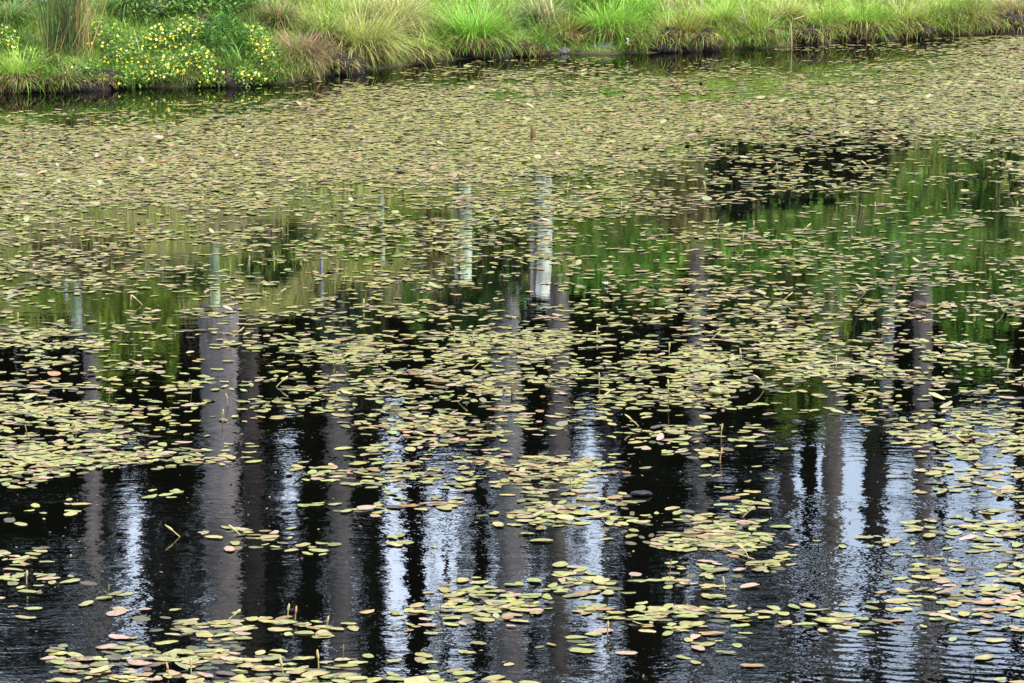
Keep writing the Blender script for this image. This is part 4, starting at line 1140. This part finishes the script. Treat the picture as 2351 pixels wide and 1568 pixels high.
# thin foliage against the sky
g = Geo()
for x0, x1, y0, y1, m_, tone_ in [(-60, 200, 1270, 1640, 1100, 0), (1290, 1440, 1000, 1640, 200, 1), (2040, 2110, 1000, 1640, 60, 1), (190, 285, 1120, 1640, 520, 0), (330, 350, 1050, 1640, 90, 0), (870, 890, 900, 1640, 60, 0), (920, 990, 1000, 1640, 120, 0), (1060, 1140, 1050, 1640, 180, 0), (1290, 1335, 1000, 1640, 120, 0), (1400, 1445, 1000, 1640, 120, 0), (335, 480, 1120, 1640, 700, 0), (535, 640, 1080, 1640, 600, 0), (690, 745, 1000, 1640, 300, 0), (800, 872, 1100, 1640, 420, 0), (1440, 1560, 1240, 1640, 500, 0), (1620, 1900, 1150, 1640, 550, 1), (1180, 1260, 1100, 1640, 260, 0), (255, 345, 1040, 1130, 90, 0), (600, 705, 980, 1420, 300, 1), (540, 740, 1230, 1640, 800, 0), (-60, 200, 1150, 1300, 300, 0), (870, 935, 900, 960, 30, 1), (980, 1130, 1010, 1100, 120, 0),
                                (1000, 1130, 1250, 1640, 120, 1), (1320, 1440, 940, 1080, 140, 1), (1440, 1790, 1240, 1640, 1150, 1), (1690, 1790, 1060, 1300, 260, 0), (1985, 2110, 990, 1080, 70, 1),
                                (2160, 2360, 940, 1640, 260, 1), (330, 470, 1150, 1640, 380, 0), (1100, 1250, 980, 1300, 130, 0), (850, 880, 1100, 1640, 120, 0), (1310, 1440, 1480, 1640, 130, 1), (-60, 2400, 1560, 1700, 900, 0)]:
    m_ = int(m_ * (3.3 if tone_ == 0 else 2.0))
    pxs = rng.uniform(x0, x1, m_); pys = rng.uniform(y0, y1, m_)
    # leaves hang in sprays
    cc = rng.integers(0, max(3, m_ // 14), m_); 
    cxs = rng.uniform(x0, x1, m_); cys = rng.uniform(y0, y1, m_)
    pxs = cxs[cc] + rng.normal(0, 12, m_); pys = cys[cc] + rng.normal(0, 24, m_)
    pxs = np.clip(pxs, x0 - 6, x1 + 6)
    dd = HILL * rng.uniform(57, 62, m_)
    k_, t_ = ray(pxs, pys)
    pos = np.stack([k_ * dd, dd, t_ * dd - CAM_H], 1)
    base = [(.02, .04, .03), (.045, .07, .05)][tone_]
    leaflets(g, pos, rng.uniform(.1, .32, m_), np.clip(cjit(base, m_, .3), .003, 1), .1, .5)
tag(g.build('thin_foliage', M_TREE), 'thin sprays of leaves against the sky behind the trunks', 'foliage', kind='stuff')

# shrubs on the slope
def shrub(px, ytop, dist, wpx, n, cols, wts, label, shoots=0, size=.12):
    dist = dist * HILL
    kx, _, zt = mirrored(px, ytop, dist)
    zb = float(ground(kx, dist)); H = max(zt - zb, .5); r = wpx / FPX * dist * .5
    e = thing('shrub', (kx, dist, zb), label, 'shrub', 'shrubs on the slope mirrored in the pond')
    g = Geo()
    az = rng.uniform(0, 6.283, n); q = rng.random(n); rad = np.sqrt(rng.random(n)) * r
    topz = H * (1 - .45 * (rad / r) ** 2) * (.7 + .6 * vnoise(np.cos(az) * rad / .3 + px, np.sin(az) * rad / .3, 7))
    pos = np.stack([np.cos(az) * rad, np.sin(az) * rad * .7, np.minimum(topz, H) * (1 - q ** 1.5)], 1)
    colr = pick(cols, wts, n) * (1 + rng.normal(0, .22, (n, 1)))
    leaflets(g, pos, rng.uniform(.6, 1.3, n) * size, np.clip(colr, .003, 1), .2, .5, None if not shoots else (0, 0, 1.2))
    g.build('crown', M_TREE, e)
    g = Geo(); m_ = 10
    az = rng.uniform(0, 6.283, m_)
    blades(g, np.stack([np.cos(az) * .1, np.sin(az) * .1, np.full(m_, -.05)], 1), az, H * .9, .03, .2, .3, cjit((.07, .05, .035), m_), 4)
    g.build('stem', M_TWIG, e)
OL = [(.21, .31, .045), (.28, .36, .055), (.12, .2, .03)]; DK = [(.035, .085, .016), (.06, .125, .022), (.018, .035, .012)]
BR = [(.2, .16, .08), (.16, .15, .06), (.11, .09, .045)]; VG = [(.14, .30, .045), (.21, .36, .06), (.08, .18, .03)]; BK = [(.006, .01, .005), (.012, .022, .008)]  # BK: near-black leaves that carry the thickets' shade in their colour
SHRUBS = [
    (300, 850, 45, 240, 1500, OL, 'olive shrub with long upright shoots near the left border', 1), (245, 935, 45.5, 60, 300, OL, 'narrow tall shoot of the olive shrub on its left', 1), (395, 920, 45.5, 40, 200, OL, 'narrow tall shoot of the olive shrub on its right', 1), (340, 890, 45.5, 50, 260, OL, 'tall middle shoot of the olive shrub', 1),
    (400, 690, 42, 230, 900, OL, 'low olive shrub left of the broadest pine', 0), (90, 720, 42, 200, 900, OL, 'olive shrub behind the weathered tree tube', 0),
    (440, 650, 41, 120, 500, DK, 'deep green shrub beside the green tinted tube', 0), (620, 660, 41, 160, 800, DK, 'dark green shrub between tube and slender grey post', 0),
    (780, 840, 46, 120, 700, [(.03, .06, .035), (.045, .08, .045), (.015, .03, .02)], 'bluish green young conifer left of mid pond', 0), (835, 900, 48, 100, 600, DK, 'dark conifer behind the bluish one', 0),
    (860, 600, 40, 180, 800, OL, 'light green shrub round the slender green post', 0), (955, 760, 44, 60, 420, VG, 'vivid green narrow shrub left of the dark trees', 0), (990, 620, 41, 90, 500, BR, 'brown withered shrub left of the bright tubes', 0),
    (1080, 830, 46, 170, 900, DK, 'dark green shrub left of the central pine', 0), (1150, 690, 42, 170, 800, DK, 'dark green shrub between the bright tubes', 0),
    (1410, 690, 42, 330, 1500, VG, 'wide green shrub right of the widest tube', 0), (1500, 705, 43, 140, 700, OL, 'bright olive shrub beside the wide green one', 0),
    (1560, 560, 40, 220, 800, BR, 'grey brown withered shrub right of centre', 0), (1690, 830, 46, 150, 700, DK, 'dark shrub before the narrow grey pine', 0),
    (1830, 470, 37, 420, 2200, BK, 'thicket painted black as shade on the right slope', 0), (1990, 420, 36.5, 200, 900, BK, 'second thicket painted black as shade on the right slope', 0), (1700, 500, 38, 160, 700, BK, 'third thicket painted black as shade at the left of the dark group', 0),
    (1750, 640, 41, 260, 1200, VG, 'rich green shrub behind the black thickets', 0), (1980, 700, 42, 330, 1600, VG, 'largest rich green shrub on the right', 0), (1850, 980, 47, 220, 1200, OL, 'tall olive shrub before the right pines', 0), (1990, 1000, 47.5, 80, 420, DK, 'tall dark shrub beside the olive one', 0),
    (2250, 850, 45, 260, 1700, VG, 'tall fresh green shrub near the right border', 0), (2160, 620, 40, 240, 1000, VG, 'low green shrub near the right border', 0), (2300, 560, 39, 200, 800, DK, 'dark green shrub at the right border', 0),
    (200, 560, 39, 260, 700, BR, 'brown dead brush at the left', 0), (640, 520, 38.5, 180, 700, DK, 'dark low shrub left of the slender green post', 0), (1320, 560, 39.5, 150, 600, OL, 'olive low shrub beside the widest tube', 0)]
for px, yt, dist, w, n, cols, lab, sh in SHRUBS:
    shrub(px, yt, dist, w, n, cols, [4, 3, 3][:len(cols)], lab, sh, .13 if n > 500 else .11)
